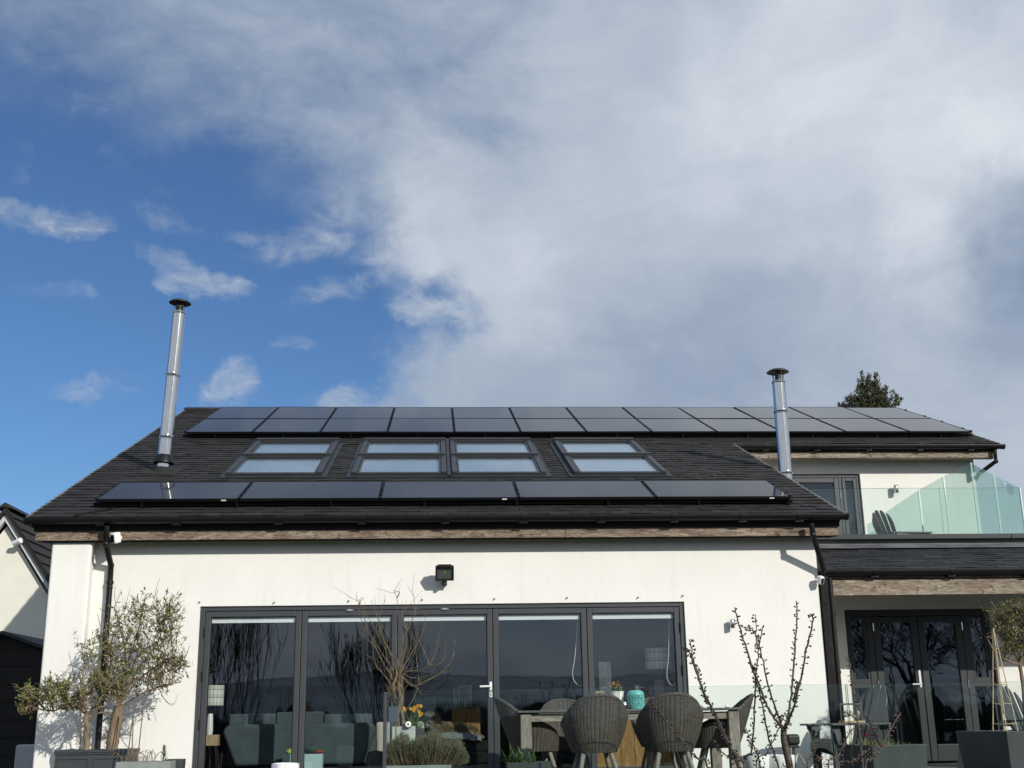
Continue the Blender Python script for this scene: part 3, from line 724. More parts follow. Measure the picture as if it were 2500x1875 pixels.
part(MB().beam(roof(.175,2.5,.03), roof(.175,5.9,.03), .05, .05), 'window_gutter', M['zinc'])

# ---- porch: lean-to slate roof, oak beam, post
PX0, PX1 = 4.77, 9.6
def proof(x, s, h=0.0): return Vector((x, 14.93 + s*CT - h*ST, 2.475 + s*ST + h*CT))
PS = 1.06/CT
v = [proof(x,s,h) for h in (-.1,-.004) for (x,s) in ((PX0,0.02),(PX1,0.02),(PX1,PS+.06),(PX0,PS+.06))]
pro = part(MB().add(v, [(0,3,2,1),(4,5,6,7),(0,1,5,4),(1,2,6,5),(2,3,7,6),(3,0,4,7)]), 'porch_roof', M['deck'])
part(slates(proof, PX0+.01, PX1, 0, PS, gauge=0.112, width=0.30, seed=9, lift=0.013), 'porch_slates', M['slate2'], par=pro)
t0 = proof(0, PS); tx = [PX0+.02, 6.05, 7.42, 8.9, PX1]
for a, b in zip(tx, tx[1:]):
    part(MB().add([(a,t0.y-.16,t0.z-.03),(b-.003,t0.y-.16,t0.z-.03),(b-.003,t0.y+.02,t0.z+.045),(a,t0.y+.02,t0.z+.045),(a,t0.y+.02,t0.z+.115),(b-.003,t0.y+.02,t0.z+.115)], [(0,1,2,3),(3,2,5,4)]), 'lead_flashing', M['lead'], par=pro)
part(MB().box(PX0, PX1, t0.y+.03, t0.y+.4, 2.6, 3.0), 'parapet_wall', M['zinc'])
part(MB().box(PX0+.02, 7.905, t0.y-.07, t0.y+.42, 3.0, 3.068).box(7.91, PX1, t0.y-.07, t0.y+.42, 3.0, 3.068), 'parapet_capping', M['zinc'], bevel=0.006)
part(MB().box(PX0, PX1-.2, t0.y+.43, 19.998, 2.66, 2.74), 'balcony_floor', M['patio'])
gutter(PX0+.03, PX1+.05, 14.90, 2.452, clips=[5.55, 6.55, 7.55, 8.55])
beamrun([5.0, 9.55], 14.97, 15.12, 2.150, 2.352, 'oakp')
part(MB().box(4.99, 9.55, 14.985, 15.10, 2.362, 2.42), 'eaves_beam', M['oakp'])
part(MB().box(4.96, 9.5, 15.1, 16.44, 2.43, 2.45), 'porch_ceiling', M['deck'])
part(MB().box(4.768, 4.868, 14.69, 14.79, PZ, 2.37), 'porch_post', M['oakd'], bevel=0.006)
part(MB().box(4.925, 5.0, 14.9, 15.05, PZ, 2.149), 'porch_post', M['oakp'], bevel=0.006)
part(MB().box(9.40, 9.55, 14.97, 15.12, PZ, 2.149), 'porch_post', M['oakp'], bevel=0.006)
BYP = 16.45; FX0, FX1, FZ1 = 5.645, 7.73, 2.10
part(MB().box(RX+.002, FX0, BYP, BYP+.3, PZ, 2.66).box(FX1, UX, BYP, BYP+.3, PZ, 2.66).box(FX0, FX1, BYP, BYP+.3, FZ1, 2.66), 'porch_wall', M['render'])
part(MB().box(FX0-.3, FX1+.3, BYP+.32, 19.4, PZ, PZ+.003), 'room_floor', M['floor'])
part(MB().box(RX+.01, UX-.31, 19.4, 19.5, PZ, 2.65), 'room_wall', M['inner'])
part(MB().box(RX+.01, RX+.03, BYP+.31, 19.399, PZ, 2.65), 'room_wall', M['inner'])
part(MB().box(UX-.33, UX-.311, BYP+.31, 19.399, PZ, 2.65), 'room_wall', M['inner'])
fy = BYP + 0.06
pf = MB(); pf.box(FX0, FX0+.07, fy, fy+.08, PZ, FZ1).box(FX1-.07, FX1, fy, fy+.08, PZ, FZ1).box(FX0+.07, FX1-.07, fy, fy+.08, FZ1-.09, FZ1)
pf.box(5.96, 6.05, fy, fy+.08, PZ, FZ1-.09).box(7.32, 7.41, fy, fy+.08, PZ, FZ1-.09)
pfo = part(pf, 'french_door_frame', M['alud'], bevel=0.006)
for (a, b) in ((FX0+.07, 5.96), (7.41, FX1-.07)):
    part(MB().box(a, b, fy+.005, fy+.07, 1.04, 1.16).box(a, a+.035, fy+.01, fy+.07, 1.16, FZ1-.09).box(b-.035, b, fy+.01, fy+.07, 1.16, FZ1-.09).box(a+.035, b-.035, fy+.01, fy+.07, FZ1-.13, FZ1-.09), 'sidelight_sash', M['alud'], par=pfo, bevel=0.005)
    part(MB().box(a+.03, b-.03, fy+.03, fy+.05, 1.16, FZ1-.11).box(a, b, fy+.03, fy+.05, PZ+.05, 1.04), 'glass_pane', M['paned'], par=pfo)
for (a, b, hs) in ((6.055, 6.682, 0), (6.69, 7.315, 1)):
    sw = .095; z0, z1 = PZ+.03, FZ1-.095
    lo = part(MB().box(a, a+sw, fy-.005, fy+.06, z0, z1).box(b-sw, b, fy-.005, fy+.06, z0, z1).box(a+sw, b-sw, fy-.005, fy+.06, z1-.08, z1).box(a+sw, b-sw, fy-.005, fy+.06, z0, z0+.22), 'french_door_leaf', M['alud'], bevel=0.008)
    part(MB().box(a+sw-.003, b-sw+.003, fy+.02, fy+.04, z0+.217, z1-.077), 'glass_pane', M['paned'], par=lo)
    hx = a-.003 if hs == 0 else b+.003
    for hz in (1.86, 1.08, .3): part(MB().tube([(hx,fy-.012,hz-.055),(hx,fy-.012,hz+.055)], .010, 8), 'hinge', M['steel'], par=lo)
    if hs == 1:
        h = at(2246, 1660, fy-.006)
        hb = MB().box(h.x-.016, h.x+.016, fy-.02, fy-.004, h.z-.10, h.z+.13).beam((h.x,fy-.055,h.z-.055),(h.x-.13,fy-.055,h.z-.057), .018, .02).beam((h.x,fy-.06,h.z-.055),(h.x,fy-.01,h.z-.055), .018,.018)
        part(hb, 'door_handle', M['ceram'], par=lo, bevel=0.006)
# ---- upper door to the balcony
uy = UY + .04; uf = MB()
uf.box(UDX0, UDX0+.06, uy, uy+.08, 2.74, UDZ).box(UDX1-.06, UDX1, uy, uy+.08, 2.74, UDZ).box(UDX0+.06, UDX1-.06, uy, uy+.08, UDZ-.06, UDZ).box(6.985, 7.035, uy, uy+.08, 2.74, UDZ-.06)
ufo = part(uf, 'balcony_door_frame', M['alu'], bevel=0.006)
for (a, b, s_) in ((UDX0+.065, 6.98, .085), (7.04, UDX1-.065, .06)):
    lo = part(MB().box(a, a+s_, uy-.01, uy+.06, 2.77, UDZ-.065).box(b-s_, b, uy-.01, uy+.06, 2.77, UDZ-.065).box(a+s_, b-s_, uy-.01, uy+.06, UDZ-.065-s_, UDZ-.065).box(a+s_, b-s_, uy-.01, uy+.06, 2.77, 3.62 if s_ < .07 else 2.95), 'balcony_door_leaf', M['alu'], bevel=0.008)
    part(MB().box(a+s_-.003, b-s_+.003, uy+.015, uy+.03, 2.95, UDZ-.062-s_), 'glass_pane', M['skyglass'], par=lo)
part(MB().box(UDX0, UDX1, uy+.55, uy+.58, 2.7, UDZ), 'room_wall', M['inner'])
for hz in (4.36, 3.55, 3.0): part(MB().tube([(6.995,uy-.016,hz-.06),(6.995,uy-.016,hz+.06)], .012, 8), 'hinge', M['steel'], par=ufo)
def cfn(u, v): return (7.06 + (.05+.16*u)*(1 - .25*v) + 0.012*math.sin(u*22), uy+.14 + .015*math.sin(u*30), 3.3 + (UDZ-3.36)*v)
part(MB().grid(cfn, 24, 4), 'curtain', M['curtain'])
part(MB().tube(bez([roof(-4.30,-0.02,.03), roof(-4.18,.10,.036), roof(-4.05,.24,.034), roof(-3.97,.44,.03)]), .010, 6), 'solar_cable', M['plastic'])
# ------------------------------------------------------------------ solar panels
PVH = 0.128
ORD = ['first', 'second', 'third', 'fourth', 'fifth', 'sixth', 'seventh', 'eighth', 'ninth', 'tenth', 'eleventh', 'twelfth']
def pv_panel(wd, ht):
    """local: x along the eave, y up the slope, z out of the roof; origin at lower left corner"""
    t = thing('solar_panel', 'x', 'solar panel')
    f = MB(); fw = .016
    f.box(0, wd, 0, fw, -.035, 0).box(0, wd, ht-fw, ht, -.035, 0).box(0, fw, fw, ht-fw, -.035, 0).box(wd-fw, wd, fw, ht-fw, -.035, 0)
    f.box(fw, wd-fw, fw, ht-fw, -.030, -.012)
    f.build('frame', M['pvframe'], t)
    MB().add([(fw,fw,-.003),(wd-fw,fw,-.003),(wd-fw,ht-fw,-.003),(fw,ht-fw,-.003)], [(0,1,2,3)]).build('cell_glass', M['pv'], t)
    return t
def place_panel(src, x, s, label, group, used=[]):
    o = src if src not in used else dup(src, (0,0,0))
    used.append(src)
    o.location = roof(x, s, PVH); o.rotation_euler = (TH + R.uniform(-.0035,.0035), R.uniform(-.003,.003), 0)
    o['label'] = label; o['group'] = group; o['category'] = 'solar panel'
    return o
LXP, LSP = -4.186, (14.7588-EY+PVH*ST)/CT
UXP, USP = -4.306, (20.1217-EY+PVH*ST)/CT
pl, pu = pv_panel(1.722, 1.134), pv_panel(1.134, 1.722)
bits = ['directly below the left flue', 'below the left pair of roof windows', 'below the two middle pairs of roof windows', 'below the right pair of roof windows', 'beside the right verge']
for i in range(5):
    o = place_panel(pl, LXP + 1.742*i, LSP, 'wide black solar panel above the gutter, ' + bits[i], 'solar panels in the lower single row')
    LROW = [] if i == 0 else LROW
    LROW.append(o)
for i in (0, 2, 4):
    if True:
        o = LROW[i]; xx = 1.52 if i != 4 else 1.45
        MB().box(xx, xx+.06, -.0022, -.0002, -.029, -.014).build('sticker', M['ceram'], o)
for row in range(2):
    for i in range(12):
        j = 11 - i
        w_ = ('at the left end' if i == 0 else 'at the right end' if i == 11 else (ORD[i] + ' from the left') if i < 6 else (ORD[j] + ' from the right'))
        place_panel(pu, UXP + 1.154*i, USP + 1.742*row, 'black solar panel %s of the %s' % (w_, 'row along the ridge' if row else 'row above the roof windows'), 'solar panels in the upper double array')
def rails(name, label, x0, x1, ss, hooks, clamps):
    t = thing(name, label, 'mounting frame', roof(x0, ss[0], 0))
    for s in ss:
        m = MB(); a, b, c, d = roof(x0,s,.055), roof(x1,s,.055), None, None
        m.beam(a, b, .04, .04, up=(0,-ST,CT)); m.build('rail', M['pvframe'], t, world=True)
    for hx in hooks:
        m = MB()
        for s in ss[:1]: m.beam(roof(hx,s-.03,.012), roof(hx,s-.03,.085), .05, .03, up=(1,0,0)).beam(roof(hx,s-.03,.022), roof(hx,s+.1,.018), .045, .008, up=(0,-ST,CT))
        m.build('roof_hook', M['pvframe'], t, world=True)
    for cx in clamps:
        for s in ss: MB().beam(roof(cx,s-.035,PVH-.002), roof(cx,s+.035,PVH-.002), .026, .016, up=(0,-ST,CT)).build('clamp', M['pvframe'], t, world=True)
rails('panel_rails', 'black mounting rails and roof hooks under the lower row of solar panels', LXP-.04, LXP+5*1.742+.02, (LSP+.06, LSP+.30, LSP+.85), [LXP+.55+1.16*k for k in range(8)], [LXP+1.742*k-.01 for k in range(6)])
rails('panel_rails', 'black mounting rails and roof hooks under the double array along the ridge', UXP-.04, UXP+12*1.154+.02, (USP+.06, USP+.40, USP+1.30, USP+2.1, USP+3.05), [UXP+.5+1.16*k for k in range(12)], [UXP+1.154*k-.01 for k in range(13)])

# ------------------------------------------------------------------ steel flues
def flue(label, base, top, r, zring, cone):
    t = thing('flue_pipe', label, 'flue', base, group='steel flue pipes')
    bx, by, bz = base; H = top - bz
    MB().lathe([(r,0),(r,H-.19),(0,H-.19)], (0,0,0), 40).build('pipe', M['steel'], t)
    for z in zring:
        rg = MB().lathe([(r,-.035),(r+.006,-.03),(r+.006,-.008),(r+.013,0),(r+.006,.008),(r+.006,.03),(r,.035)], (0,0,z-bz), 40)
        rg.build('locking_band', M['steel'], t)
    rg = MB().lathe([(r,-.02),(r+.005,-.015),(r+.005,.008),(r,.012)], (0,0,H-.205), 40)
    rg.build('locking_band', M['steel'], t)
    rc = r*.45; cp = MB()
    cp.lathe([(r*.8,H-.192),(r*.8,H-.17),(r*.78,H-.17)], n=24)
    for k in range(6):
        a = PI*k/3 + .3; cp.beam((r*.82*math.cos(a), r*.82*math.sin(a), H-.185), (r*.95*math.cos(a), r*.95*math.sin(a), H-.04), .010, .004)
    cp.lathe([(rc,H-.16),(rc,H-.06)], n=20)
    cp.lathe([(r*.86,H-.115),(r*.86,H-.105)], n=24)
    cp.build('cap_cage', M['steeld'], t)
    MB().lathe([(0,H-.04),(r*1.45,H-.043),(r*1.72,H-.05),(r*1.72,H-.044),(r*1.3,H-.012),(r*.5,H-.001),(0,H)], n=40).build('rain_cap', M['steeld'], t)
    if cone:
        MB().lathe([(r+.008,.25),(r*1.58,.145),(r*1.62,.125),(r*1.5,.125),(r+.006,.23)], n=32).build('storm_collar', M['plastic'], t)
        fl = MB().lathe([(r+.03,.06),(r+.055,-.02),(r+.10,-.10)], n=32)
        f2 = [Vector((x_,y_,0)) for x_,y_ in ((-.24,-.26),(.24,-.26),(.24,.26),(-.24,.26))]
        vv = [(p.x, p.y, (p.y)*ST/CT + .028 + dz) for dz in (-.02, 0) for p in f2]
        fl.add(vv, [(0,3,2,1),(4,5,6,7),(0,1,5,4),(1,2,6,5),(2,3,7,6),(3,0,4,7)])
        fl.build('roof_flashing', M['deck'], t)
    return t
sF = (17.22 - EY)/CT
pL = roof(-3.965, sF)
fL = flue('tall steel flue pipe standing on the roof slope at the left, with black rain cap', (pL.x, pL.y, pL.z), at(440,733,17.22).z, .094, [at(420,916,17.22).z, at(406,1067,17.22).z], True)
flue('shorter steel flue pipe rising behind the right verge beside the balcony door', (5.20, 17.2, 2.745), at(1898,902,17.2).z, .098, [at(1905,1005,17.2).z, at(1919,1155,17.2).z], False)

fL.rotation_euler = (0, rad(2.1), 0)             # the left flue leans a little
# ------------------------------------------------------------------ lights, cameras, hooks on the walls
c = at(1085.5, 1400, 14.52)
t = thing('flood_light', 'black square flood light mounted high on the white wall above the glass doors', 'flood light', (c.x, WY, c.z))
tilt = Matrix.Rotation(rad(30), 3, 'X')
def tb(mb, x0,x1,y0,y1,z0,z1):
    vs = [tilt @ Vector(p) + Vector((0,-.20,0)) for p in [(x0,y0,z0),(x1,y0,z0),(x1,y1,z0),(x0,y1,z0),(x0,y0,z1),(x1,y0,z1),(x1,y1,z1),(x0,y1,z1)]]
    return mb.add(vs, [(0,3,2,1),(4,5,6,7),(0,1,5,4),(1,2,6,5),(2,3,7,6),(3,0,4,7)])
b = MB(); tb(b,-.112,.112,-.02,.0,-.088,-.068); tb(b,-.112,.112,-.02,.0,.07,.088); tb(b,-.112,-.092,-.02,0,-.068,.07); tb(b,.092,.112,-.02,0,-.068,.07); tb(b,-.11,.11,.001,.05,-.086,.086); tb(b,-.08,.08,.051,.09,-.05,.05); tb(b,-.085,.085,-.03,.05,.089,.100)
b.build('housing', M['black'], t, bevel=.005)
g = MB(); tb(g,-.093,.093,-.012,-.006,-.069,.071); g.build('glass', M['clear'], t)
g = MB(); tb(g,-.09,.09,-.004,-.002,-.066,.068); g.build('reflector', pbr('lamp_reflector', (.16,.155,.14), .3), t)
g = MB(); tb(g,-.013,.013,-.0055,-.0045,.0,.026); g.build('led_chip', pbr('led_yellow', (.5,.45,.05), .4), t)
MB().box(-.018,.018,-.17,-.002,-.118,-.09).box(-.012,.012,-.17,-.12,-.115,-.05).box(-.03,.03,-.03,-.002,-.125,-.04).build('bracket', M['black'], t, bevel=.004)
def wall_light(px, py, Y, label, s=1.0):
    c = at(px, py, Y - .075*s)
    t = thing('wall_light', label, 'wall light', (c.x, Y, c.z), group='steel wall lights')
    MB().lathe([(0,-.055*s),(.031*s,-.055*s),(.033*s,-.052*s),(.033*s,.052*s),(.031*s,.055*s),(0,.055*s)], (0,-.075*s,0), 24).build('lamp_body', M['steel'], t)
    MB().box(-.014*s,.014*s,-.045*s,-.01*s,-.022*s,.022*s).lathe([(0,-.012*s),(.036*s,-.012*s),(.036*s,-.001)], n=20, axis=(0,1,0)).build('bracket', M['steel'], t)
wall_light(1788, 1523, WY, 'small steel cylinder wall light on the white wall right of the glass doors', .95)
wall_light(2188, 1194, UY, 'small steel cylinder wall light on the upper wall beside the balcony door', 1.25)
def sec_cam(c, aim, label, s=1.0, mount=(0,.12,0)):
    t = thing('security_camera', label, 'security camera', c, group='white security cameras')
    q = Vector((0,-1,0)).rotation_difference(Vector(aim))
    b = MB().box(-.042*s,.042*s,-.05*s,.045*s,-.062*s,.062*s)
    b.v = [tuple(q @ Vector(p)) for p in b.v]; b.build('body', M['white'], t, bevel=.02*s, seg=4)
    f = MB().box(-.026*s,.026*s,-.054*s,-.049*s,-.045*s,.040*s); f.v = [tuple(q @ Vector(p)) for p in f.v]; f.build('lens_panel', M['lens'], t, bevel=.002)
    MB().beam((0,.02,0), mount, .024*s, .024*s).lathe([(0,-.008),(.032*s,-.008),(.032*s,.008),(0,.008)], mount, 16, axis=(0,1,0)).build('mount', M['white'], t)
c = at(283, 1313, 14.40); sec_cam(c, (-.55,-.8,-.28), 'white security camera under the gutter beside the left downpipe', 1.05, mount=(.02,.065,.012))
c = at(2003, 1416, 14.625); sec_cam(c, (.35,-.85,-.38), 'white security camera on the wall corner under the porch gutter', .80, mount=(-.02,.095,.0))
hk = [((487,1469.6),'above the left end of the folding doors'),((669,1471),'above the seam of the first and second door'),((851,1467),'above the second door'),((1030.7,1464),'below and left of the flood light'),((1207,1461.7),'below and right of the flood light'),((1384.5,1459),'above the fourth door'),((1557.6,1458.5),'above the fifth door'),((1666.8,1454.4),'above the right end of the folding doors')]
for (p, l) in hk:
    c = at(p[0], p[1], WY-.012)
    t = MB().lathe([(0,-.004),(.0085,-.004),(.0085,.012)], n=10, axis=(0,1,0)).tube(bez([(0,-.004,.0),(.0,-.014,.002),(.006,-.017,-.005),(.002,-.015,-.009)],4), .003, 6).build('wall_hook', M['lens'])
    t.location = c; tag(t, 'small dark hook screwed into the wall ' + l, 'hook', 'hooks above the folding doors')

# ------------------------------------------------------------------ glass balustrades
def pane_x(mb, x0, x1, y, z0, z1, th=.017):
    return mb.box(x0, x1, y, y+th, z0, z1)
BY = 10.5
t = thing('glass_balustrade', 'frameless glass balustrade with three clear panes along the edge of the patio', 'balustrade', (1.5, BY, PZ))
xs = [at(947,1680,BY).x, at(1508,1680,BY).x, at(1512,1680,BY).x, at(2064,1672,BY).x, at(2068.5,1672,BY).x, at(2700,1672,BY).x]; BZ = .951
for k in range(3):
    g = MB().box(xs[2*k], xs[2*k+1], BY, BY+.017, PZ+.08, BZ).build('glass_pane', M['balus'], t, world=True)
    e = MB().box(xs[2*k], xs[2*k+1], BY, BY+.017, BZ+.0006, BZ+.0022).box(xs[2*k]-.0025, xs[2*k]-.0006, BY, BY+.017, PZ+.08, BZ).box(xs[2*k+1]+.0006, xs[2*k+1]+.0025, BY, BY+.017, PZ+.08, BZ)
    e.build('glass_edge', M['edge'], g)
MB().box(xs[0]-.045, xs[5], BY-.04, BY+.06, PZ-.1, PZ+.10).build('base_channel', M['alu'], t, world=True)
MB().box(xs[0]-.036, xs[0]-.006, BY-.008, BY+.024, PZ+.1, BZ-.008).build('end_post', M['alu'], t, world=True, bevel=.004)
for ch in t.children:
    for e in ch.children:
        for vx in e.data.vertices: vx.co -= Vector(t.location)
# balcony
t = thing('balcony_balustrade', 'frameless glass balustrade along the front of the upper balcony', 'balustrade', (6.8, 16.28, 3.068), group='balcony glass')
YB = 16.28; bx0, bx1, bx2 = 4.86, at(2293,1192,YB).x, at(2489,1191,YB).x; zb = at(2200,1192,YB).z
for a, b in ((bx0, bx1-.004), (bx1+.004, bx2)):
    g = MB().box(a, b, YB, YB+.017, 3.069, zb).build('glass_pane', M['balus'], t, world=True)
    e = MB().box(a, b, YB-.0005, YB+.0175, zb+.0006, zb+.003).box(b+.0006, b+.0026, YB, YB+.017, 3.069, zb)
    for i, q in enumerate(e.v): e.v[i] = tuple(Vector(q) - Vector(t.location))
    e.build('glass_edge', M['edge'], g)
# privacy screen: stepped frosted panes along the right side and across the back
t = thing('privacy_screen', 'tall green tinted glass privacy screen with sloping tops at the right end of the balcony', 'glass screen', (8.6, 18.4, 2.74))
def pane3(a, b, za, zb_):
    a, b = Vector(a), Vector(b); n_ = (b-a).cross(Vector((0,0,1))).normalized()*.008
    v = []
    for o in (-n_, n_): v += [a+o, b+o, Vector((b.x,b.y,zb_))+o, Vector((a.x,a.y,za))+o]
    g = MB().add(v, [(0,3,2,1),(4,5,6,7),(0,1,5,4),(1,2,6,5),(2,3,7,6),(3,0,4,7)]).build('glass_pane', M['screen'], t, world=True)
    e = MB().beam(a+Vector((0,0,.01)), (a.x,a.y,za), .020, .020)
    e.v = [tuple(Vector(q)-Vector(t.location)) for q in e.v]
    e.build('glass_edge', M['screenedge'], g)
YS = 18.55; zf = 2.75
pk = at(2370,1130,YS); q1 = at(2303,1163,YS); q2 = at(2243,1196,YS); q3 = at(2117,1281,YS)
pane3((q2.x,YS,zf), (q3.x,YS,zf), q2.z, q3.z); pane3((q1.x,YS,zf), (q2.x,YS,zf), q1.z, q2.z); pane3((pk.x,YS,zf), (q1.x,YS,zf), pk.z, q1.z)
fr_ = at(2489,1191,16.45); md = at(2426,1161,17.5)
mx = pk.x + (fr_.x-pk.x)*.5
pane3((md.x,17.5,zf), (pk.x,YS,zf), md.z, pk.z); pane3((fr_.x,16.45,zf), (md.x,17.5,zf), fr_.z, md.z)
# ------------------------------------------------------------------ neighbour's house, shed, trees beyond
NYv = 24.0
t = thing('neighbour_house', 'cream rendered house with dark tiled gable roof at the left edge', 'house', (-9.5, NYv, PZ))
ap, ea = at(20, 1254, NYv), at(121, 1418, NYv)
sl_ = (ap.z-ea.z)/(ea.x-ap.x); ex = ap.x - 2.5; ez = ap.z - sl_*2.5
MB().prism([(ex,PZ),(ea.x-.02,PZ),(ea.x-.02,ea.z-.28),(ap.x,ap.z-.25),(ex+.02,ez-.28),(ex,ez-.28)], 'y', NYv, NYv+7).build('wall', M['neighwall'], t, world=True)
def gab(mb, off, th, y0, y1, ov):
    xr = ea.x + ov; zr = ap.z - sl_*(xr-ap.x); xl = ex - ov; zl = ap.z - sl_*(ap.x-xl)
    mb.prism([(ap.x,ap.z+off),(xr,zr+off),(xr,zr+off-th),(ap.x,ap.z+off-th)], 'y', y0, y1); mb.prism([(ap.x-.001,ap.z+off),(ap.x-.001,ap.z+off-th),(xl,zl+off-th),(xl,zl+off)], 'y', y0, y1); return mb
gab(MB(), -.03, .13, NYv-.14, NYv-.02, .02).build('bargeboard', pbr('grey_white_board', (.50,.51,.51), .7, var=.1), t, world=True)
nr = gab(MB(), .10, .11, NYv-.20, NYv+7.1, .12).build('roof', M['deck'], t, world=True)
tl = MB(); L_ = math.hypot(ea.x+.12-ap.x, sl_*(ea.x+.12-ap.x)); dx, dz = (ea.x+.12-ap.x)/L_, -sl_*(ea.x+.12-ap.x)/L_
k = 0
while k*.27 < L_:
    a = k*.27; b_ = min(a+.29, L_+.03)
    for j in range(-1, 24):
        p0 = Vector((ap.x+dx*a - dz*.0, 0, ap.z+.105+dz*a)); nrm = Vector((-dz,0,dx)); y0 = NYv-.21+(j+.5)*.3
        q0, q1 = p0+nrm*.012, p0+Vector((dx,0,dz))*(b_-a)+nrm*.045
        y0_, y1_ = max(y0, NYv-.215), y0+.297
        tl.add([(q0.x,y0_,q0.z),(q1.x,y0_,q1.z),(q1.x,y1_,q1.z),(q0.x,y1_,q0.z),(q1.x-nrm.x*.04,y0_,q1.z-nrm.z*.04),(q1.x-nrm.x*.04,y1_,q1.z-nrm.z*.04),(q0.x-nrm.x*.012,y0_,q0.z-nrm.z*.012)], [(0,1,2,3),(1,4,5,2),(0,6,4,1)])
    k += 1
tl.build('roof_tiles', M['slate'], nr, world=True)
MB().prism([(ap.x-.16,ap.z+.06),(ap.x,ap.z+.19),(ap.x+.16,ap.z+.06),(ap.x,ap.z+.10)], 'y', NYv-.23, NYv+7.1).build('ridge', M['slate'], nr, world=True)
c = at(40, 1325, NYv-.25)
t = thing('outdoor_lamp', 'white spotlight on the gable of the neighbouring house', 'lamp', (c.x, NYv, c.z))
MB().lathe([(0,-.10),(.05,-.10),(.055,.08),(.0,.10)], (.02,-.24,.02), 16, axis=(.8,-.4,.25)).build('lamp_head', M['white'], t)
MB().box(-.05,.05,-.14,-.002,-.02,.03).box(-.02,.02,-.24,-.1,-.02,.02).build('bracket', M['white'], t, bevel=.006)

SHY = 19.0
t = thing('garden_shed', 'dark timber shed with a pitched roof in shade at the left edge', 'shed', (-7.2, SHY, PZ))
a, b = at(12,1541,SHY), at(110,1574,SHY)
x0, x1 = 2*a.x-b.x, b.x
MB().prism([(x0+.1,PZ),(x1-.1,PZ),(x1-.1,b.z-.06),(a.x,a.z-.06),(x0+.1,b.z-.06)], 'y', SHY, SHY+2.6).build('wall', M['shed'], t, world=True)
MB().prism([(a.x,a.z),(x1,b.z-.02),(x1,b.z-.07),(a.x,a.z-.05),(x0,b.z-.07),(x0,b.z-.02)], 'y', SHY-.12, SHY+2.7).build('roof', M['slate2'], t, world=True)
m = MB()
for k in range(1, 8): m.box(x0+.1, x1-.1, SHY-.012, SHY-.001, PZ+.26*k, PZ+.26*k+.012)
m.build('boards', M['shed'], t, world=True)
c = at(74, 1850, 15.6)
t = MB().box(-.16,.16,-.1,.1,0,.46).build('storage_box', pbr('grey_box', (.30,.32,.33), .7), bevel=.03, seg=3)
t.location = (c.x, 15.6, PZ); tag(t, 'pale grey box standing on the ground behind the left corner of the house', 'box')
tag(t, None)

# ---- generic bare tree
def grow(mb, p, d, L, r, depth, rr, spread=.5, up=.15, taper=.62, leafcb=None, nseg=4, kids=(2,3), minr=.0035):
    pts = [Vector(p)]; rs = [r]; d = Vector(d).normalized()
    for k in range(nseg):
        d = (d + Vector((rr.uniform(-1,1), rr.uniform(-1,1), rr.uniform(-.6,1)))*.16 + Vector((0,0,up*.3))).normalized()
        pts.append(pts[-1] + d*L/nseg); rs.append(max(minr, r*(1 - (1-taper)*(k+1)/nseg)))
    mb.tube(pts, rs, 6 if r > .03 else 4 if r > .012 else 3, cap=False)
    if depth <= 0:
        if leafcb: leafcb(pts, d)
        return
    for k in range(rr.randint(*kids)):
        i = rr.randint(max(1, nseg//2), nseg); q = pts[i]
        a = Vector((rr.gauss(0,1), rr.gauss(0,1), rr.gauss(0,.7))); a = (a - d*a.dot(d)).normalized()
        nd = (d + a*spread*rr.uniform(.6,1.4) + Vector((0,0,up))).normalized()
        grow(mb, q, nd, L*rr.uniform(.62,.85), max(minr, rs[i]*rr.uniform(.55,.8)), depth-1, rr, spread, up, taper, leafcb, nseg, kids, minr)
def bare_tree(label, x, y, h, seed, cat='tree', depth=6, spread=.55, stems=1, r=.12, group='bare garden trees', kids=(2,3), up=.15):
    rr = random.Random(seed); t = thing('bare_tree', label, cat, (x, y, -.9), group=group)
    tr, crn = MB(), MB()
    for s in range(stems):
        a = rr.uniform(0, 2*PI); d = Vector((math.cos(a)*.25*(stems > 1), math.sin(a)*.25*(stems > 1), 1))
        p = Vector((math.cos(a)*.15*(stems > 1), math.sin(a)*.15*(stems > 1), 0)); q = p + d*h*(.14 if stems > 1 else .17)
        tr.tube([p, (p+q)/2 + Vector((rr.uniform(-.05,.05),0,0)), q], [r, r*.85, r*.75], 8, cap=False)
        for k in range(2 if stems == 1 else 1):
            grow(crn, q - d*.02*k, (d + Vector((rr.uniform(-.5,.5), rr.uniform(-.5,.5), 0))*(.9 if stems == 1 else .5)).normalized(), h*.26, r*.7, depth, rr, spread, up, .6, None, 4, kids, .006)
    tr.build('trunk', M['barkd'], t); crn.build('crown', M['barkd'], t)
bare_tree('bare multi stemmed willow reflected in the left folding doors', -6.0, -7.5, 6.2, 5, depth=4, spread=.26, stems=26, r=.022, kids=(2,2), up=.3)
bare_tree('bare shrub reflected in the second folding door beside the willow', -2.0, -9.5, 5.6, 8, depth=4, spread=.36, stems=18, r=.020, kids=(2,3), up=.26)
bare_tree('gnarled bare tree reflected in the porch doors', 15.6, -5.0, 7.6, 21, depth=7, spread=.75, stems=1, r=.17, kids=(2,3), up=.02)
bare_tree('bare twiggy tree reflected at the left side of the porch doors', 13.6, -6.5, 6.4, 33, depth=6, spread=.7, stems=3, r=.07, kids=(2,3), up=.03)
bare_tree('bare twiggy tree reflected at the right side of the porch doors', 18.2, -6.0, 6.6, 35, depth=6, spread=.7, stems=3, r=.07, kids=(2,3), up=.03)
bare_tree('bare twiggy tree reflected in the middle of the porch doors', 15.0, -8.5, 6.8, 52, depth=7, spread=.8, stems=2, r=.08, kids=(2,3), up=.02)
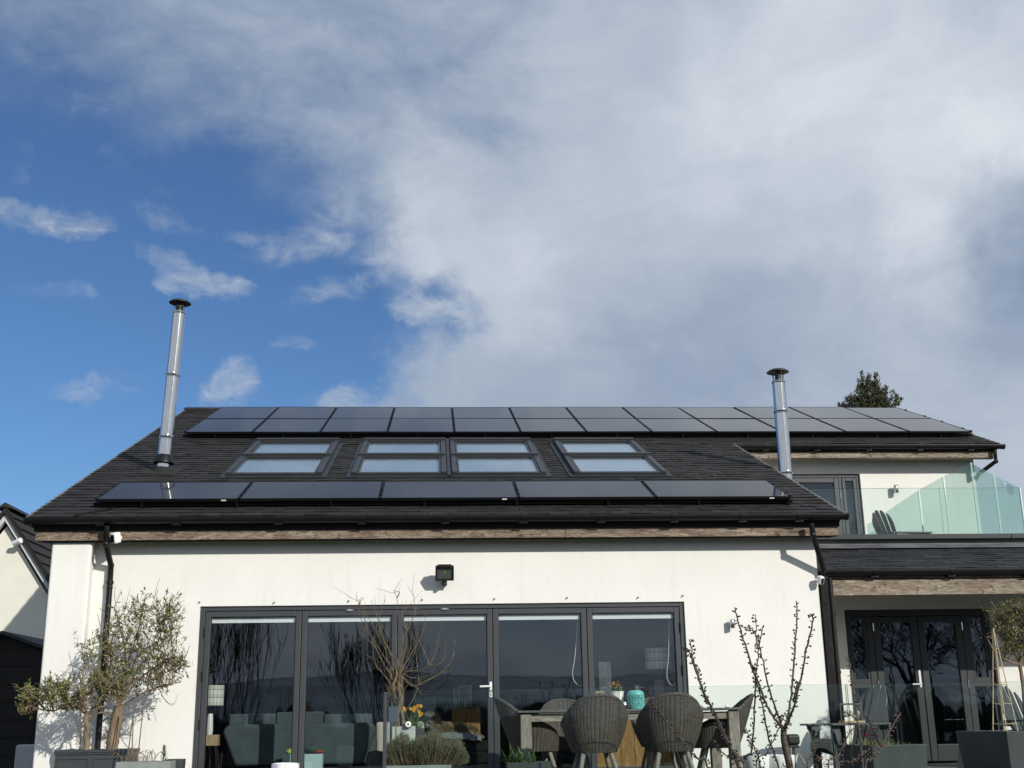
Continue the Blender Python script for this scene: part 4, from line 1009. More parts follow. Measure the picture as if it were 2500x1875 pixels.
bare_tree('bare twiggy tree standing furthest back behind the porch door reflections', 17.2, -10.5, 7.4, 61, depth=7, spread=.8, stems=2, r=.08, kids=(2,3), up=.02)
hd = MB(); rr = random.Random(4)
for k in range(2600):
    x = rr.uniform(-22, 26); y = -14 + rr.uniform(-1.2,1.2); p = Vector((x, y, -.9))
    hd.tube([p, p+Vector((rr.uniform(-.3,.3), rr.uniform(-.2,.2), rr.uniform(1.1,2.2)+.4*math.sin(x*.9)+.3*math.sin(x*2.3)))], [.014,.005], 3, cap=False)
def hfn(u, v):
    x = -24 + 52*u; a = PI*v
    h = 1.75 + .35*math.sin(x*.9) + .25*math.sin(x*2.3) + .5*noise.noise(Vector((x*3.1, v*3, 0)))
    return Vector((x, -14.2 + 1.3*math.cos(a)*-1 + .2*noise.noise(Vector((x*4, v*5, 7))), -.9 + h*math.sin(a)))
hd.grid(hfn, 420, 14)
tag(hd.build('hedge_twigs', M['barkd']), 'low bare hedge along the far end of the garden', 'hedge', kind='stuff')

# ---- conifer behind the ridge
TY = 42.0
b, tp = at(2128, 1000, TY), at(2108, 906, TY)
t = thing('conifer_tree', 'dark green conifer tree top showing above the right end of the ridge', 'tree', (b.x, TY, -.9))
rr = random.Random(17); lf = MB(); br = MB()
ht = tp.z + .9
MB().tube([(0,0,0),(0,0,ht*.55),((tp.x-b.x)*.7,0,ht*.97)], [.28,.17,.02], 8).build('trunk', M['barkd'], t)
lx = lambda px, py: at(px, py, TY) - Vector((b.x, TY, -.9))
def plumelet(base, d, L, w, n):
    d = Vector(d).normalized()
    br.tube([base, base + d*L*.9], [.014,.004], 4, cap=False)
    for k in range(int(n*.72)):
        f = rr.random(); q = base + d*L*f; rad_ = w*(1-f)**.6*math.sqrt(rr.random()); a = rr.uniform(0, 2*PI)
        q += Vector((rad_*math.cos(a), rad_*math.sin(a), -rad_*.3))
        for _ in range(5):
            dd = (d*1.1 + Vector((rr.gauss(0,.7),rr.gauss(0,.7),rr.gauss(0,.5)))).normalized()
            lf.leaf(q + Vector((rr.gauss(0,.03),rr.gauss(0,.03),rr.gauss(0,.03))), dd, (rr.gauss(0,1),rr.gauss(0,1),.4), rr.uniform(.06,.15), rr.uniform(.022,.045))
# (tip pixel, plume length, half width, how full)
for (px, py, L, w, n) in ((2108,905,.55,.10,46),(2104,922,.5,.13,50),(2112,930,.6,.17,70),(2123,914,.5,.14,60),(2131,920,.45,.14,50),(2139,929,.45,.14,55),(2128,938,.6,.22,95),(2116,950,.6,.22,90),(2100,944,.45,.13,45),
        (2094,958,.4,.10,36),(2106,966,.55,.2,75),(2143,948,.5,.16,60),(2134,960,.6,.24,100),(2151,958,.4,.12,40),(2158,946,.5,.10,40),(2160,962,.45,.14,46),(2168,966,.40,.11,36),(2174,975,.35,.10,30),(2148,976,.5,.22,80),
        (2122,978,.6,.26,100),(2098,978,.45,.16,56),(2086,962,.25,.08,22),(2084,976,.35,.11,30),(2070,968,.30,.09,26),(2064,980,.25,.08,18),(2075,984,.30,.10,26),(2049,985,.16,.07,14),(2056,988,.2,.08,14),(2189,966,.42,.085,34),(2195,976,.28,.07,18),(2183,978,.3,.08,22)):
    tipw = lx(px, py); out = Vector((tipw.x*.35, rr.uniform(-.3,.3), 1)).normalized(); tipw.y = rr.uniform(-.35,.35)
    plumelet(tipw - out*L*1.15, out, L*1.15, w, n)
for k in range(40):
    a = rr.uniform(0, 2*PI); z = rr.uniform(-.9, .1); q = rr.uniform(.1, .8)
    p_ = lx(2126, 990) + Vector((q*math.cos(a), q*math.sin(a), z)); plumelet(p_, (math.cos(a)*.5, math.sin(a)*.5, 1), .5, .2, 30)
br.build('branches', M['barkd'], t)
lf.build('crown', M['leafd'], t)
# ------------------------------------------------------------------ dining table and wicker chairs
TBY = 12.0
ta, tb_ = at(1265, 1733, TBY), at(1811, 1729, TBY)
TZ = (ta.z + tb_.z)/2; TX0, TX1 = ta.x, tb_.x; TB1 = TBY + 1.0
t = thing('dining_table', 'weathered teak garden table with grey top standing on the patio', 'table', ((TX0+TX1)/2, TBY+.5, PZ))
MB().box(TX0, TX1, TBY, TB1, TZ-.022, TZ).build('tabletop', M['slategrey'], t, world=True, bevel=.005)
for x in (TX0+.025, TX1-.13):
    for y in (TBY+.03, TB1-.13): MB().box(x, x+.105, y, y+.10, PZ, TZ-.036).build('leg', M['teak'], t, world=True, bevel=.006)
MB().box(TX0+.131, TX1-.131, TBY+.055, TBY+.085, TZ-.105, TZ-.036).build('apron', M['teakx'], t, world=True)
MB().box(TX0+.131, TX1-.131, TB1-.085, TB1-.055, TZ-.105, TZ-.036).build('apron', M['teakx'], t, world=True)
for x in (TX0+.06, TX1-.09): MB().box(x, x+.03, TBY+.131, TB1-.131, TZ-.105, TZ-.036).build('apron', M['teakx'], t, world=True)

def wicker_chair():
    """faces +y; back at -y"""
    t = thing('wicker_chair', 'x', 'chair', group='wicker chairs round the garden table')
    def ht(a):                                 # rim height by angle from the back
        a = abs(a)
        k = [(0,.865),(.35,.85),(.7,.80),(1.05,.715),(1.4,.645),(1.8,.60),(2.2,.55),(2.6,.475),(PI,.455)]
        for (a0,h0),(a1,h1) in zip(k, k[1:]):
            if a <= a1:
                f = (a-a0)/(a1-a0); f = f*f*(3-2*f) if a0 > 2 else f
                return h0+(h1-h0)*f
        return .455
    zb = .355
    def shell(a, v, inn=0.0):
        h = ht(a); z = zb + (h-zb)*v; zz = (z-zb)/.51
        rx = .205 + .115*math.sin(min(1, zz*1.35)*PI/2) - .05*max(0, zz-.65)
        ryb = .20 + .19*zz**.9; ryf = .25 + .05*zz
        c, s_ = math.cos(a), math.sin(a)
        e = .82
        x = (rx-inn)*math.copysign(abs(s_)**e, s_); y = -(ryb-inn if c > 0 else ryf-inn)*math.copysign(abs(c)**e, c)
        return Vector((x, y, z))
    N = 56
    per = 1.75
    uvf = lambda u, v: (u*54, v*.0)
    def uvo(u, v):
        a = -PI + 2*PI*u; return (u*58.0, (zb + (ht(a)-zb)*v)*118.0)
    MB().grid(lambda u,v: shell(-PI+2*PI*u, v), N, 14, uvfn=uvo).grid(lambda u,v: shell(-PI+2*PI*u, v, .028), N, 8, uvfn=uvo, flip=True).build('shell', M['wicker'], t)
    rim = MB(); P = [(shell(-PI+2*PI*k/64, 1.0) + shell(-PI+2*PI*k/64, 1.0, .028))/2 for k in range(65)]
    rim.tube(P, .0185, 8, cap=False)
    # twist uv on the rim
    rim.uv = [[(k%8*1.0 + .5*j, k//8*2.0 + j) for j in range(4)] for k in range(len(rim.f))]
    rim.build('rim', M['wicker'], t)
    st = MB().grid(lambda u,v: Vector(((shell(-PI+2*PI*u,.05).x)*v*.90, (shell(-PI+2*PI*u,.05).y)*v*.90, .40 - .015*(1-v))), 32, 4, uvfn=lambda u,v: (u*40, v*12), flip=True)
    st.build('seat', M['wicker'], t)
    bt = MB().grid(lambda u,v: Vector(((shell(-PI+2*PI*u,0).x)*v, (shell(-PI+2*PI*u,0).y)*v, zb)), 32, 3, uvfn=lambda u,v: (u*40, v*12))
    bt.build('seat_underside', M['wicker'], t)
    for sx in (-1, 1):
        for sy in (-1, 1):
            MB().tube([(sx*.125, sy*.13, zb+.015), (sx*.215, sy*.235, 0)], [.024, .016], 10).build('leg', M['teak'], t)
    return t
ch = wicker_chair()
def place(o, px, Y, rz, label, first=False):
    c = at(px, 1757, Y); loc = (c.x, Y, PZ)
    if first: o.location = loc; o.rotation_euler = (0,0,rz); o['label'] = label; return o
    return dup(o, loc, rz, label)
place(ch, 1449, 11.55, rad(3), 'wicker tub chair with its back to the camera, left of the turquoise lantern', True)
place(ch, 1634, 11.55, rad(-2), 'wicker tub chair with its back to the camera, right of the turquoise lantern')
place(ch, 1300, 12.45, rad(-82), 'wicker tub chair seen from the side at the left head of the table')
place(ch, 1750, 12.45, rad(84), 'wicker tub chair seen from the side at the right head of the table')
place(ch, 1383, 13.35, rad(180), 'wicker tub chair behind the table, its rounded back showing over the left tabletop')
place(ch, 1610, 13.35, rad(178), 'wicker tub chair behind the table hidden by the right front chair')

# things on the table
def on_table(px, y): c = at(px, 1730, y); return Vector((c.x, y, TZ+.0005))
p = on_table(1553, 12.35); S = 1.0
t = thing('lantern', 'turquoise ceramic lantern with cut out lattice and black lid on the table', 'lantern', p)
rB, hB = .083, .185
def bodyr(z):
    if z < .02: return rB*(.93 + z*3.5)
    if z > .150: return rB*(1 - ((z-.150)/.035)**2*.42)
    return rB
m = MB()
prof = [(rB*.9,0)] + [(bodyr(z), z) for z in [.004,.01,.016,.022]]
m.lathe(prof, n=48); m.lathe([(bodyr(z), z) for z in [.140,.150,.158,.166,.172,.178,.184]] + [(rB*.55,.192)], n=48)
m.lathe([(rB*.93,.022),(rB,.022)], n=48); m.lathe([(rB,.140),(rB*.93,.140)], n=48)
m.build('body', M['turq'], t)
m = MB(); z0, z1 = .022, .140; NL = 8
for k in range(NL):
    for sgn in (1, -1):
        for lay in (0, .5):
            P = []
            for j in range(17):
                f = j/16; z = z0 + (z1-z0)*f
                a = 2*PI*(k+lay)/NL + sgn*math.sin(f*2*PI)*PI/NL*.92
                P.append((rB*.985*math.cos(a), rB*.985*math.sin(a), z))
            if lay == 0 or True: m.tube(P, .0052, 6, cap=False)
m.build('lattice', M['turq'], t)
MB().lathe([(0,.01),(rB*.86,.01),(rB*.86,.15),(0,.15)], n=24).build('shade_core', pbr('dim_inside', (.006,.02,.02), .7), t)  # black core added to stand for the shade behind the lattice
MB().lathe([(0,.187),(.052,.187),(.052,.226),(.048,.230),(0,.230)], n=28).lathe([(.047,.2302),(.03,.2345),(0,.235)], n=28).build('lid', M['black'], t)

p = on_table(1507, 12.45)
t = thing('flower_pot', 'white tapered pot of small yellow flowers on the table beside the turquoise lantern', 'flower pot', p)
MB().lathe([(0,0),(.058,0),(.072,.168),(.076,.170),(.076,.178),(.066,.178),(.064,.16),(0,.158)], n=32).build('pot', M['ceram'], t)
lf, fl = MB(), MB(); rr = random.Random(3)
for k in range(46):
    a, q = rr.uniform(0,2*PI), .055*math.sqrt(rr.random()); b = Vector((q*math.cos(a), q*math.sin(a), .155))
    d = Vector((math.cos(a)*.35*rr.random(), math.sin(a)*.35*rr.random(), 1)).normalized(); L = rr.uniform(.05,.12)
    lf.leaf(b, d, (rr.gauss(0,1),rr.gauss(0,1),.2), L, .007)
    if k % 3 == 0:
        c = b + d*L
        for j in range(5): fl.leaf(c, (rr.gauss(0,1),rr.gauss(0,1),rr.uniform(-.2,1)), (0,0,1), .016, .011)
lf.build('leaves', M['leafg'], t); fl.build('flowers', M['yellow'], t)
p = on_table(1525, 12.2)
t = thing('small_jar', 'small white jar on the table between the flower pot and the lantern', 'jar', p)
MB().lathe([(0,0),(.020,0),(.022,.045),(.018,.055),(.018,.062),(0,.062)], n=20).build('body', M['ceram'], t)
MB().lathe([(.0185,.0625),(.019,.072),(0,.074)], n=20).build('lid', M['cream'], t)
p = on_table(1531, 12.1)
o = MB().blob((0,0,.010), .045, .035, .024, 14, 8, .08).build('dark_pebble', M['black']); o.location = p + Vector((0,0,.006)); tag(o, 'dark rounded stone lying on the table at the foot of the lantern', 'stone')
p = on_table(1478, 12.75)
o = MB().blob((0,0,.062), .055, .05, .062, 12, 8, .05).build('pale_gourd', M['ceram']); o.location = p; tag(o, 'pale round ornament on the table behind the left front chair', 'ornament')
p = on_table(1717, 12.3)
o = MB().blob((0,0,.017), .02, .018, .019, 14, 8).tube([(0.012,0,.02),(.028,0,.034)], [.009,.003], 6).build('bird_ornament', M['ceram']); o.location = p; tag(o, 'tiny white bird ornament on the right part of the tabletop', 'ornament')
p = on_table(1776, 12.3)
o = MB().blob((0,0,.012), .03, .014, .012, 12, 6).tube([(-.012,0,.012),(-.004,0,.03),(.006,0,.038)], [.012,.010,.003], 8).build('leaf_ornament', M['ceram']); o.location = p; tag(o, 'small pale leaf shaped dish at the right end of the tabletop', 'ornament')

# ------------------------------------------------------------------ Adirondack chairs
def adirondack():
    """faces -y"""
    t = thing('adirondack_chair', 'x', 'chair', group='charcoal Adirondack chairs')
    A = M['adi']
    for sx in (-1, 1):
        MB().beam((sx*.27,-.36,.0), (sx*.27,-.36,.54), .035, .10, up=(0,1,0)).build('front_leg', A, t, bevel=.004)
        MB().prism([(-.40,.36),(-.40,.27),(.55,-.0),(.62,.0),(.62,.06),(.0,.25)], 'x', sx*.235-.016, sx*.235+.016).build('side_rail', A, t, bevel=.004)
        MB().prism([(-.34,.54),(-.44,.54),(-.43,.50),(-.40,.45),(-.385,.38),(-.37,.33),(-.34,.33)], 'x', sx*.31-.014, sx*.31+.014).build('arm_bracket', A, t, bevel=.003)
        prof = [(sx*.225,-.46),(sx*.255,-.50),(sx*.37,-.50),(sx*.40,-.46),(sx*.40,-.25),(sx*.345,.28),(sx*.25,.30)]
        if sx < 0: prof = prof[::-1]
        MB().prism(prof, 'z', .541, .563).build('armrest', A, t, bevel=.005)
    for k in range(7):
        y = -.405 + k*.072; z = .37 - max(0, k-.4)*.020
        MB().obox((0,y,z), Vector((1,0,0)), Vector((0,1,-.27)).normalized() if k else Vector((0,.55,.8)).normalized(), Vector((0,.27,1)).normalized() if k else Vector((0,-.8,.55)).normalized(), .27, .032, .010).build('seat_slat', A, t, bevel=.004)
    MB().prism([(-.27,.36),(.27,.36),(.27,.25),(.16,.285),(0,.30),(-.16,.285),(-.27,.25)], 'y', -.435, -.412).build('front_apron', A, t, bevel=.003)
    lean = Vector((0,.36,1)).normalized(); base = Vector((0,.09,.245))
    n5 = 5
    for k in range(n5):
        u = k - (n5-1)/2; a = u*.075
        d = (lean + Vector((a,0,0))).normalized(); L = .80 - .035*u*u - .0*abs(u); wd = .122
        x = Vector((1,0,0)); x = (x - d*x.dot(d)).normalized(); nrm = x.cross(d)
        o = base + Vector((u*.098,0,0)) + Vector((0,-.018*u*u*.4,0))
        pl = []
        for (xx, ll) in [(-.045,0),(.045,0),(wd/2,L*.92),(wd/2*.86,L*.965),(wd*.28,L*.993),(0,L),(-wd*.28,L*.993),(-wd/2*.86,L*.965),(-wd/2,L*.92)]:
            tilt_ = -u*.035*(1 if ll > L*.9 else 0)*(xx/(wd/2))
            pl.append((xx, ll + tilt_))
        f = [o + x*xx + d*ll + nrm*.009 for xx, ll in pl]; b = [o + x*xx + d*ll - nrm*.009 for xx, ll in pl]; nn = len(pl)
        MB().add(f+b, [tuple(range(nn)), tuple(range(nn,2*nn))[::-1]] + [(i,nn+i,nn+(i+1)%nn,(i+1)%nn) for i in range(nn)]).build('back_slat', A, t, bevel=.003)
    MB().beam((-.36,.25,.52), (.36,.25,.52), .03, .07).build('back_rail', A, t, bevel=.004)
    MB().beam((-.23,.16,.24), (.23,.16,.24), .03, .07).build('back_rail', A, t, bevel=.004)
    return t
ad = adirondack()
c = at(2084, 1757, 13.9)
ad.location = (c.x, 13.9, PZ); ad.rotation_euler = (0,0,rad(-82)); ad['label'] = 'charcoal Adirondack chair left of the porch doors, turned towards the left'
c = at(2520, 1757, 14.9)
dup(ad, (c.x, 14.9, PZ), rad(40), 'charcoal Adirondack chair in the shade behind the bamboo obelisk')
c = at(2188, 1300, 18.0)
bch = dup(ad, (c.x, 18.0, 2.885), rad(99), 'charcoal Adirondack chair up on the balcony behind the glass'); bch.scale = (.86, .86, .86)
# tray with shells on the chair arms
c = at(2080, 1760, 13.75)
t = thing('serving_tray', 'wooden tray with a tall handle, resting across the arms of the left Adirondack chair', 'tray', (c.x, 13.75, .606))
MB().box(-.12,.12,-.10,.10,.0,.022).build('base', M['lightwood'], t, bevel=.004)
MB().beam((-.12,0,.205),(.125,0,.205),.02,.02).beam((.12,0,.0),(.12,0,.225),.02,.03,up=(0,1,0)).beam((-.12,0,.0),(-.12,0,.215),.016,.02,up=(0,1,0)).build('handle', M['adi'], t, bevel=.004)
rr = random.Random(8); m = MB()
for k in range(9):
    q = Vector((rr.gauss(0,1),rr.gauss(0,1),rr.gauss(0,1))).normalized(); m.blob((rr.uniform(-.085,.085), rr.uniform(-.06,.06), .045+rr.uniform(0,.05)), .034, .022, .017, 9, 6, .18, q=Vector((0,0,1)).rotation_difference(q))
o = m.build('shells', pbr('sea_shell', (.50,.48,.42), .4, col2=(.20,.18,.14), vscale=30)); o.location = (c.x, 13.75, .628); tag(o, 'heap of pale sea shells on the wooden tray', 'shells', kind='stuff')

# ------------------------------------------------------------------ planters
def tapered(name, label, loc, rz, w0, w1, h, mat, cat='planter', d0=None, d1=None, lip=True):
    t = thing(name, label, cat, loc, rz); d0 = d0 or w0; d1 = d1 or w1
    a, b = w0/2, w1/2; c, e = d0/2, d1/2; th = .022
    V = [(-a,-c,0),(a,-c,0),(a,c,0),(-a,c,0),(-b,-e,h),(b,-e,h),(b,e,h),(-b,e,h),(-b+th,-e+th,h),(b-th,-e+th,h),(b-th,e-th,h),(-b+th,e-th,h),(-b+th,-e+th,h-.05),(b-th,-e+th,h-.05),(b-th,e-th,h-.05),(-b+th,e-th,h-.05)]
    F = [(0,3,2,1),(0,1,5,4),(1,2,6,5),(2,3,7,6),(3,0,4,7)] + [(4+i,4+(i+1)%4,8+(i+1)%4,8+i) for i in range(4)] + [(8+i,8+(i+1)%4,12+(i+1)%4,12+i) for i in range(4)]
    MB().add(V, F).build('box', mat, t, bevel=.006)
    MB().add([V[12],V[13],V[14],V[15]], [(0,1,2,3)]).build('soil', M['soil'], t)
    return t
c = at(2150, 1817, 11.6)
tapered('square_planter', 'square charcoal planter of low greenery in front of the porch doors', (c.x, 11.6, PZ), rad(14), .56, .60, c.z-PZ, M['planter'])
t = thing('succulent', 'low green plants with one red flower in the square charcoal planter', 'plant', (c.x-.02, 11.6, c.z-.05))
lf, rr = MB(), random.Random(31)
for k in range(260):
    b_ = Vector((rr.uniform(-.24,.24), rr.uniform(-.24,.24), .0)); lf.leaf(b_, (rr.gauss(0,.6),rr.gauss(0,.6),1), (rr.gauss(0,1),rr.gauss(0,1),.1), rr.uniform(.05,.12), .016)
lf.build('leaves', M['leafg'], t)
c2 = at(2116, 1794, 11.5); m = MB()
for k in range(26): m.leaf(Vector((c2.x-t.location.x, -.1, c2.z-t.location.z)), (rr.gauss(0,1),rr.gauss(0,1),rr.gauss(0,1)), (rr.gauss(0,1),0,1), .024, .016)
m.tube([(c2.x-t.location.x+.02,-.08,0),(c2.x-t.location.x,-.1,c2.z-t.location.z)], .004, 5).build('flower', M['red'], t)
c = at(2389, 1803, 12.8)
tapered('tapered_planter', 'tall grey tapered planter between the porch doors and the obelisk', (c.x, 12.8, PZ), rad(0), .40, .30, c.z-PZ, M['planterg'])
c = at(2290, 1800, 15.2)
OB = at(2500, 1784, 11.4); OY = 11.75
t = tapered('large_planter', 'large dark planter carrying the bamboo obelisk at the right edge', (OB.x+.02, OY, PZ), rad(17), .62, .70, OB.z-PZ, M['planter'])
# bamboo obelisk
top = at(2424.5, 1530, 12.05)
t = thing('bamboo_obelisk', 'tall bamboo cane obelisk standing in the large dark planter', 'obelisk', (top.x, 12.05, OB.z-.05))
feet = [at(2424.5,1790,11.75), at(2458,1790,11.62), at(2486,1790,11.85), at(2452,1790,12.1)]
for f in feet:
    d = (top - f); MB().tube([f - d*.1, f+d*1.03], [.0062,.0045], 7).build('cane', M['cane'], t, world=True)
for yy, ex in ((1586,.002),(1635,.004),(1674,.008),(1720,.012),(1768,.018)):
    k = (yy-1530)/(1790-1530); q = [top.lerp(f, k) for f in feet]
    for i in (0,1,3):
        a, b_ = (q[0],q[1]) if i == 0 else (q[1],q[2]) if i == 1 else (q[0],q[3]); d = (b_-a)
        MB().tube([a-d*.08, b_+d*.10], .0042, 6).build('rung', M['cane'], t, world=True)
MB().tube([top+Vector((0,0,-.02)), top+Vector((0,0,.03))], .011, 8).build('binding', M['barkd'], t, world=True)

# black panelled planter and trough at the left corner
c0, c1 = at(134,1832,13.75), at(314,1829,13.75); h = c0.z - PZ
t = thing('panelled_planter', 'black panelled timber planter at the left corner of the house', 'planter', ((c0.x+c1.x)/2, 13.75+.24, PZ))
w2 = (c1.x-c0.x)/2; m = MB()
m.box(-w2,w2,-.22,-.20,0,h-.03).box(-w2,w2,.20,.22,0,h-.03).box(-w2,-w2+.02,-.199,.199,0,h-.03).box(w2-.02,w2,-.199,.199,0,h-.03); m.build('box', M['planter'], t)
m = MB(); m.box(-w2-.012,w2+.012,-.24,-.18,h-.029,h).box(-w2-.012,w2+.012,.18,.24,h-.029,h).box(-w2-.012,-w2+.05,-.179,.179,h-.029,h).box(w2-.05,w2+.012,-.179,.179,h-.029,h)
m.box(-w2-.006,w2+.006,-.232,-.221,h-.050,h-.030); m.build('rim', M['planter'], t, bevel=.003)
for k in (0,1):
    a = -w2+.035 + k*(w2-.01); b_ = a + w2-.06; m = MB()
    m.box(a,b_,-.230,-.2205,h-.098,h-.083).box(a,b_,-.230,-.2205,.08,.095).box(a,a+.015,-.230,-.2205,.095,h-.098).box(b_-.015,b_,-.230,-.2205,.095,h-.098); m.build('panel_moulding', M['planter'], t, bevel=.002)
MB().box(-w2+.021,w2-.021,-.199,.199,h-.10,h-.05).build('soil', M['soil'], t)
BPL = Vector((0,0,h-.05)) + Vector(t.location)
c0, c1 = at(283,1861,13.25), at(416,1857,13.25)
t = thing('trough', 'pale grey rectangular trough in front of the black panelled planter', 'trough', ((c0.x+c1.x)/2, 13.4, PZ)); w2 = (c1.x-c0.x)/2; h = c0.z-PZ
m = MB().box(-w2,w2,-.15,-.125,0,h).box(-w2,w2,.125,.15,0,h).box(-w2,-w2+.025,-.1245,.1245,0,h).box(w2-.025,w2,-.1245,.1245,0,h); m.build('box', M['trough'], t, bevel=.004)
MB().box(-w2+.026,w2-.026,-.1245,.1245,h-.09,h-.04).build('soil', M['soil'], t)
TRL = Vector(t.location) + Vector((0,0,h-.04)); TRW = w2
c = at(428, 1853, 13.62)
tapered('dark_pot', 'dark grey square pot behind the right end of the pale trough', (c.x, 13.62, PZ), 0, .17, .19, c.z-PZ, M['planter'])
t = thing('trough_plants', 'dry grassy plants and a spiky rosette growing in the pale trough', 'plant', TRL)
rr = random.Random(77); m = MB(); lf = MB()
for k in range(44):
    b_ = Vector((rr.uniform(-TRW*.85,TRW*.35), rr.uniform(-.08,.08), 0)); a = rr.uniform(0,2*PI); L = rr.uniform(.10,.26); q = rr.uniform(.2,.9)
    e_ = b_ + Vector((math.cos(a)*q*L, math.sin(a)*q*L*.6, L*.62)); m.tube(bez([b_, b_*.4+e_*.6+Vector((0,0,.05)), e_ - Vector((0,0,.03*q))],4), [.0022]*9, 4, cap=False)
sp = at(400,1845,13.4) - TRL
for k in range(44):
    b_ = Vector((sp.x,0,.02+k*.0036)); a = k*2.4; lf.leaf(b_, (math.cos(a), math.sin(a), .75+k*.03), (0,0,1), .085-k*.0008, .012)
lf.leaf((sp.x,0,0),(0.02,0,1),(1,0,0),.16,.014)
m.build('stems', M['barkg'], t); lf.build('rosette', M['leafg'], t)
for i, (a, b_, y) in enumerate((((312,1845),(331,1700),13.45), ((322,1838),(327,1710),13.5), ((336,1853),(351,1715),13.42))):
    p0, p1 = at(*a, y), at(*b_, y+.1)
    o = MB().tube([p0-(p1-p0)*.12, p1], [.007,.005], 7).build('garden_cane', M['caned']); tag(o, 'thin brown garden cane standing in the pale trough, %s' % ('leftmost of three','middle one of three','rightmost of three')[i], 'cane', 'canes in the pale trough')
# ------------------------------------------------------------------ traced plants
def C2(c, Y, o, k): return [at(o[0]+x*k, o[1]+y*k, Y) for x, y in c]
def wob(pts, rr, a):
    return [p + Vector((0, rr.uniform(-a, a), 0)) for p in pts]

# ---- pollarded willow in a pale planter
WPY = 12.0; S = .31646
c0, c1 = at(957,1774,WPY-.12), at(1013.5,1773,WPY-.12); wdt = c1.x-c0.x
tapered('square_pot', 'pale grey green square pot holding the pollarded willow', ((c0.x+c1.x)/2, WPY, PZ), 0, wdt, wdt, c0.z-PZ, M['palep'])
t = thing('willow_shrub', 'pollarded willow with bundled stems and bare whippy branches in front of the glass doors', 'shrub', ((c0.x+c1.x)/2, WPY, c0.z-.06))
rr = random.Random(5); tr = MB(); cr = MB()
K = lambda c, y: C2(c, y, (450,1350), S)
base = (1665, 1360)
for k in range(13):
    x0 = 1634+ (k*37 % 62); xm = 1586 + (k*53 % 84); xt = 1590 + (k*29 % 95); y_ = WPY + rr.uniform(-.06,.06)
    P = K([(x0,1370),(x0-8+rr.uniform(-10,10),1250),(xm+25+rr.uniform(-12,12),1130),(xm+10,1040),(xt,950+rr.uniform(-20,20)),(xt+rr.uniform(-25,25),880)], y_)
    P = [p + Vector((0, .03*math.sin(i*1.7+k), 0)) for i, p in enumerate(P)]
    tr.tube(bez(P,4), [.0165*(1-max(0,q_-12)/8.6)+.0012 for q_ in range(21)], 6)
tr.build('trunk', M['barkw'], t, world=True)
BR = [[(1600,1000),(1530,930),(1470,850),(1450,700),(1400,580),(1345,470),(1340,380),(1275,340)],
 [(1640,960),(1560,830),(1480,700),(1420,600),(1380,480),(1350,380),(1370,340)],[(1640,950),(1600,850),(1500,640),(1420,500),(1385,460)],
 [(1650,950),(1640,800),(1610,700),(1540,580),(1480,470),(1470,440)],[(1650,950),(1660,830),(1690,700),(1690,600),(1650,480),(1640,350),(1620,300),(1640,260)],
 [(1650,950),(1700,750),(1720,600),(1770,480),(1775,380),(1760,280)],[(1660,940),(1730,780),(1760,600)],[(1660,940),(1760,760),(1840,610),(1860,460)],
 [(1680,940),(1740,910),(1830,905),(1890,865),(1960,860),(2010,800),(2015,700)],[(1890,865),(1850,760),(1800,650),(1780,560),(1740,460)],
 [(1890,865),(1930,790),(1965,640)],[(1680,950),(1790,1040),(1840,1090),(1890,1095)],[(1820,1010),(1940,950),(2050,850),(2075,750),(2085,690)],
 [(1700,1230),(1770,1120),(1805,1010),(1800,900),(1780,720),(1760,620)],[(1680,960),(1760,1030),(1820,1010),(1940,945),(2060,905)],
 [(1590,1010),(1540,940),(1490,880),(1460,820),(1400,790)],[(1600,960),(1530,840),(1470,720),(1400,660),(1370,600)],[(1650,940),(1590,780),(1530,650),(1500,520),(1550,360)],
 [(1640,950),(1540,860),(1440,640),(1390,560)],[(1660,940),(1690,820),(1720,690),(1700,560)],[(1640,960),(1610,800),(1560,700),(1440,360)],[(1670,950),(1740,840),(1800,720),(1840,640)],
 [(1620,960),(1590,870),(1560,800),(1545,700),(1500,600)], [(1690,930),(1740,960),(1780,965),(1820,975)],[(1965,760),(1990,690),(2000,640)],[(2050,850),(2090,760)],
 [(1775,480),(1790,430),(1860,460)],[(1640,350),(1660,300),(1600,310)],[(1345,470),(1350,390),(1390,340)],[(1720,600),(1680,480),(1740,400)]]
for i, c in enumerate(BR):
    y0 = WPY + rr.uniform(-.05,.05); dy = rr.uniform(-.25,.25)
    P = []
    for j, q in enumerate(c):
        f = j/(len(c)-1); P.append(K([q], y0 + dy*f)[0])
    B = bez(P,5); n_ = len(B); cr.tube(B, [.0040*(1-.80*j/n_) + .0009 for j in range(n_)], 5, cap=False)
    for j in range(4, n_, 3):
        if rr.random() < .45:
            d = (B[j]-B[j-1]).normalized(); a = Vector((rr.uniform(-1,1),rr.uniform(-.6,.6),rr.uniform(.2,1))).normalized()
            L = rr.uniform(.05,.20); e = B[j] + (d+a*.7).normalized()*L
            cr.tube([B[j], (B[j]+e)/2+Vector((0,0,.008)), e], [.0020,.0015,.0009], 4, cap=False)
for k in range(14):
    a = rr.uniform(-1,1); P0 = K([(1600+rr.uniform(-30,90), 1120+rr.uniform(-80,120))], WPY-.03)[0]
    e = P0 + Vector((rr.uniform(-.10,.10), -.04, rr.uniform(.04,.16))); cr.tube([P0,(P0+e)/2+Vector((0,-.02,0)),e],[.005,.004,.002],4,cap=False)
cr.build('crown', M['barkw'], t, world=True)
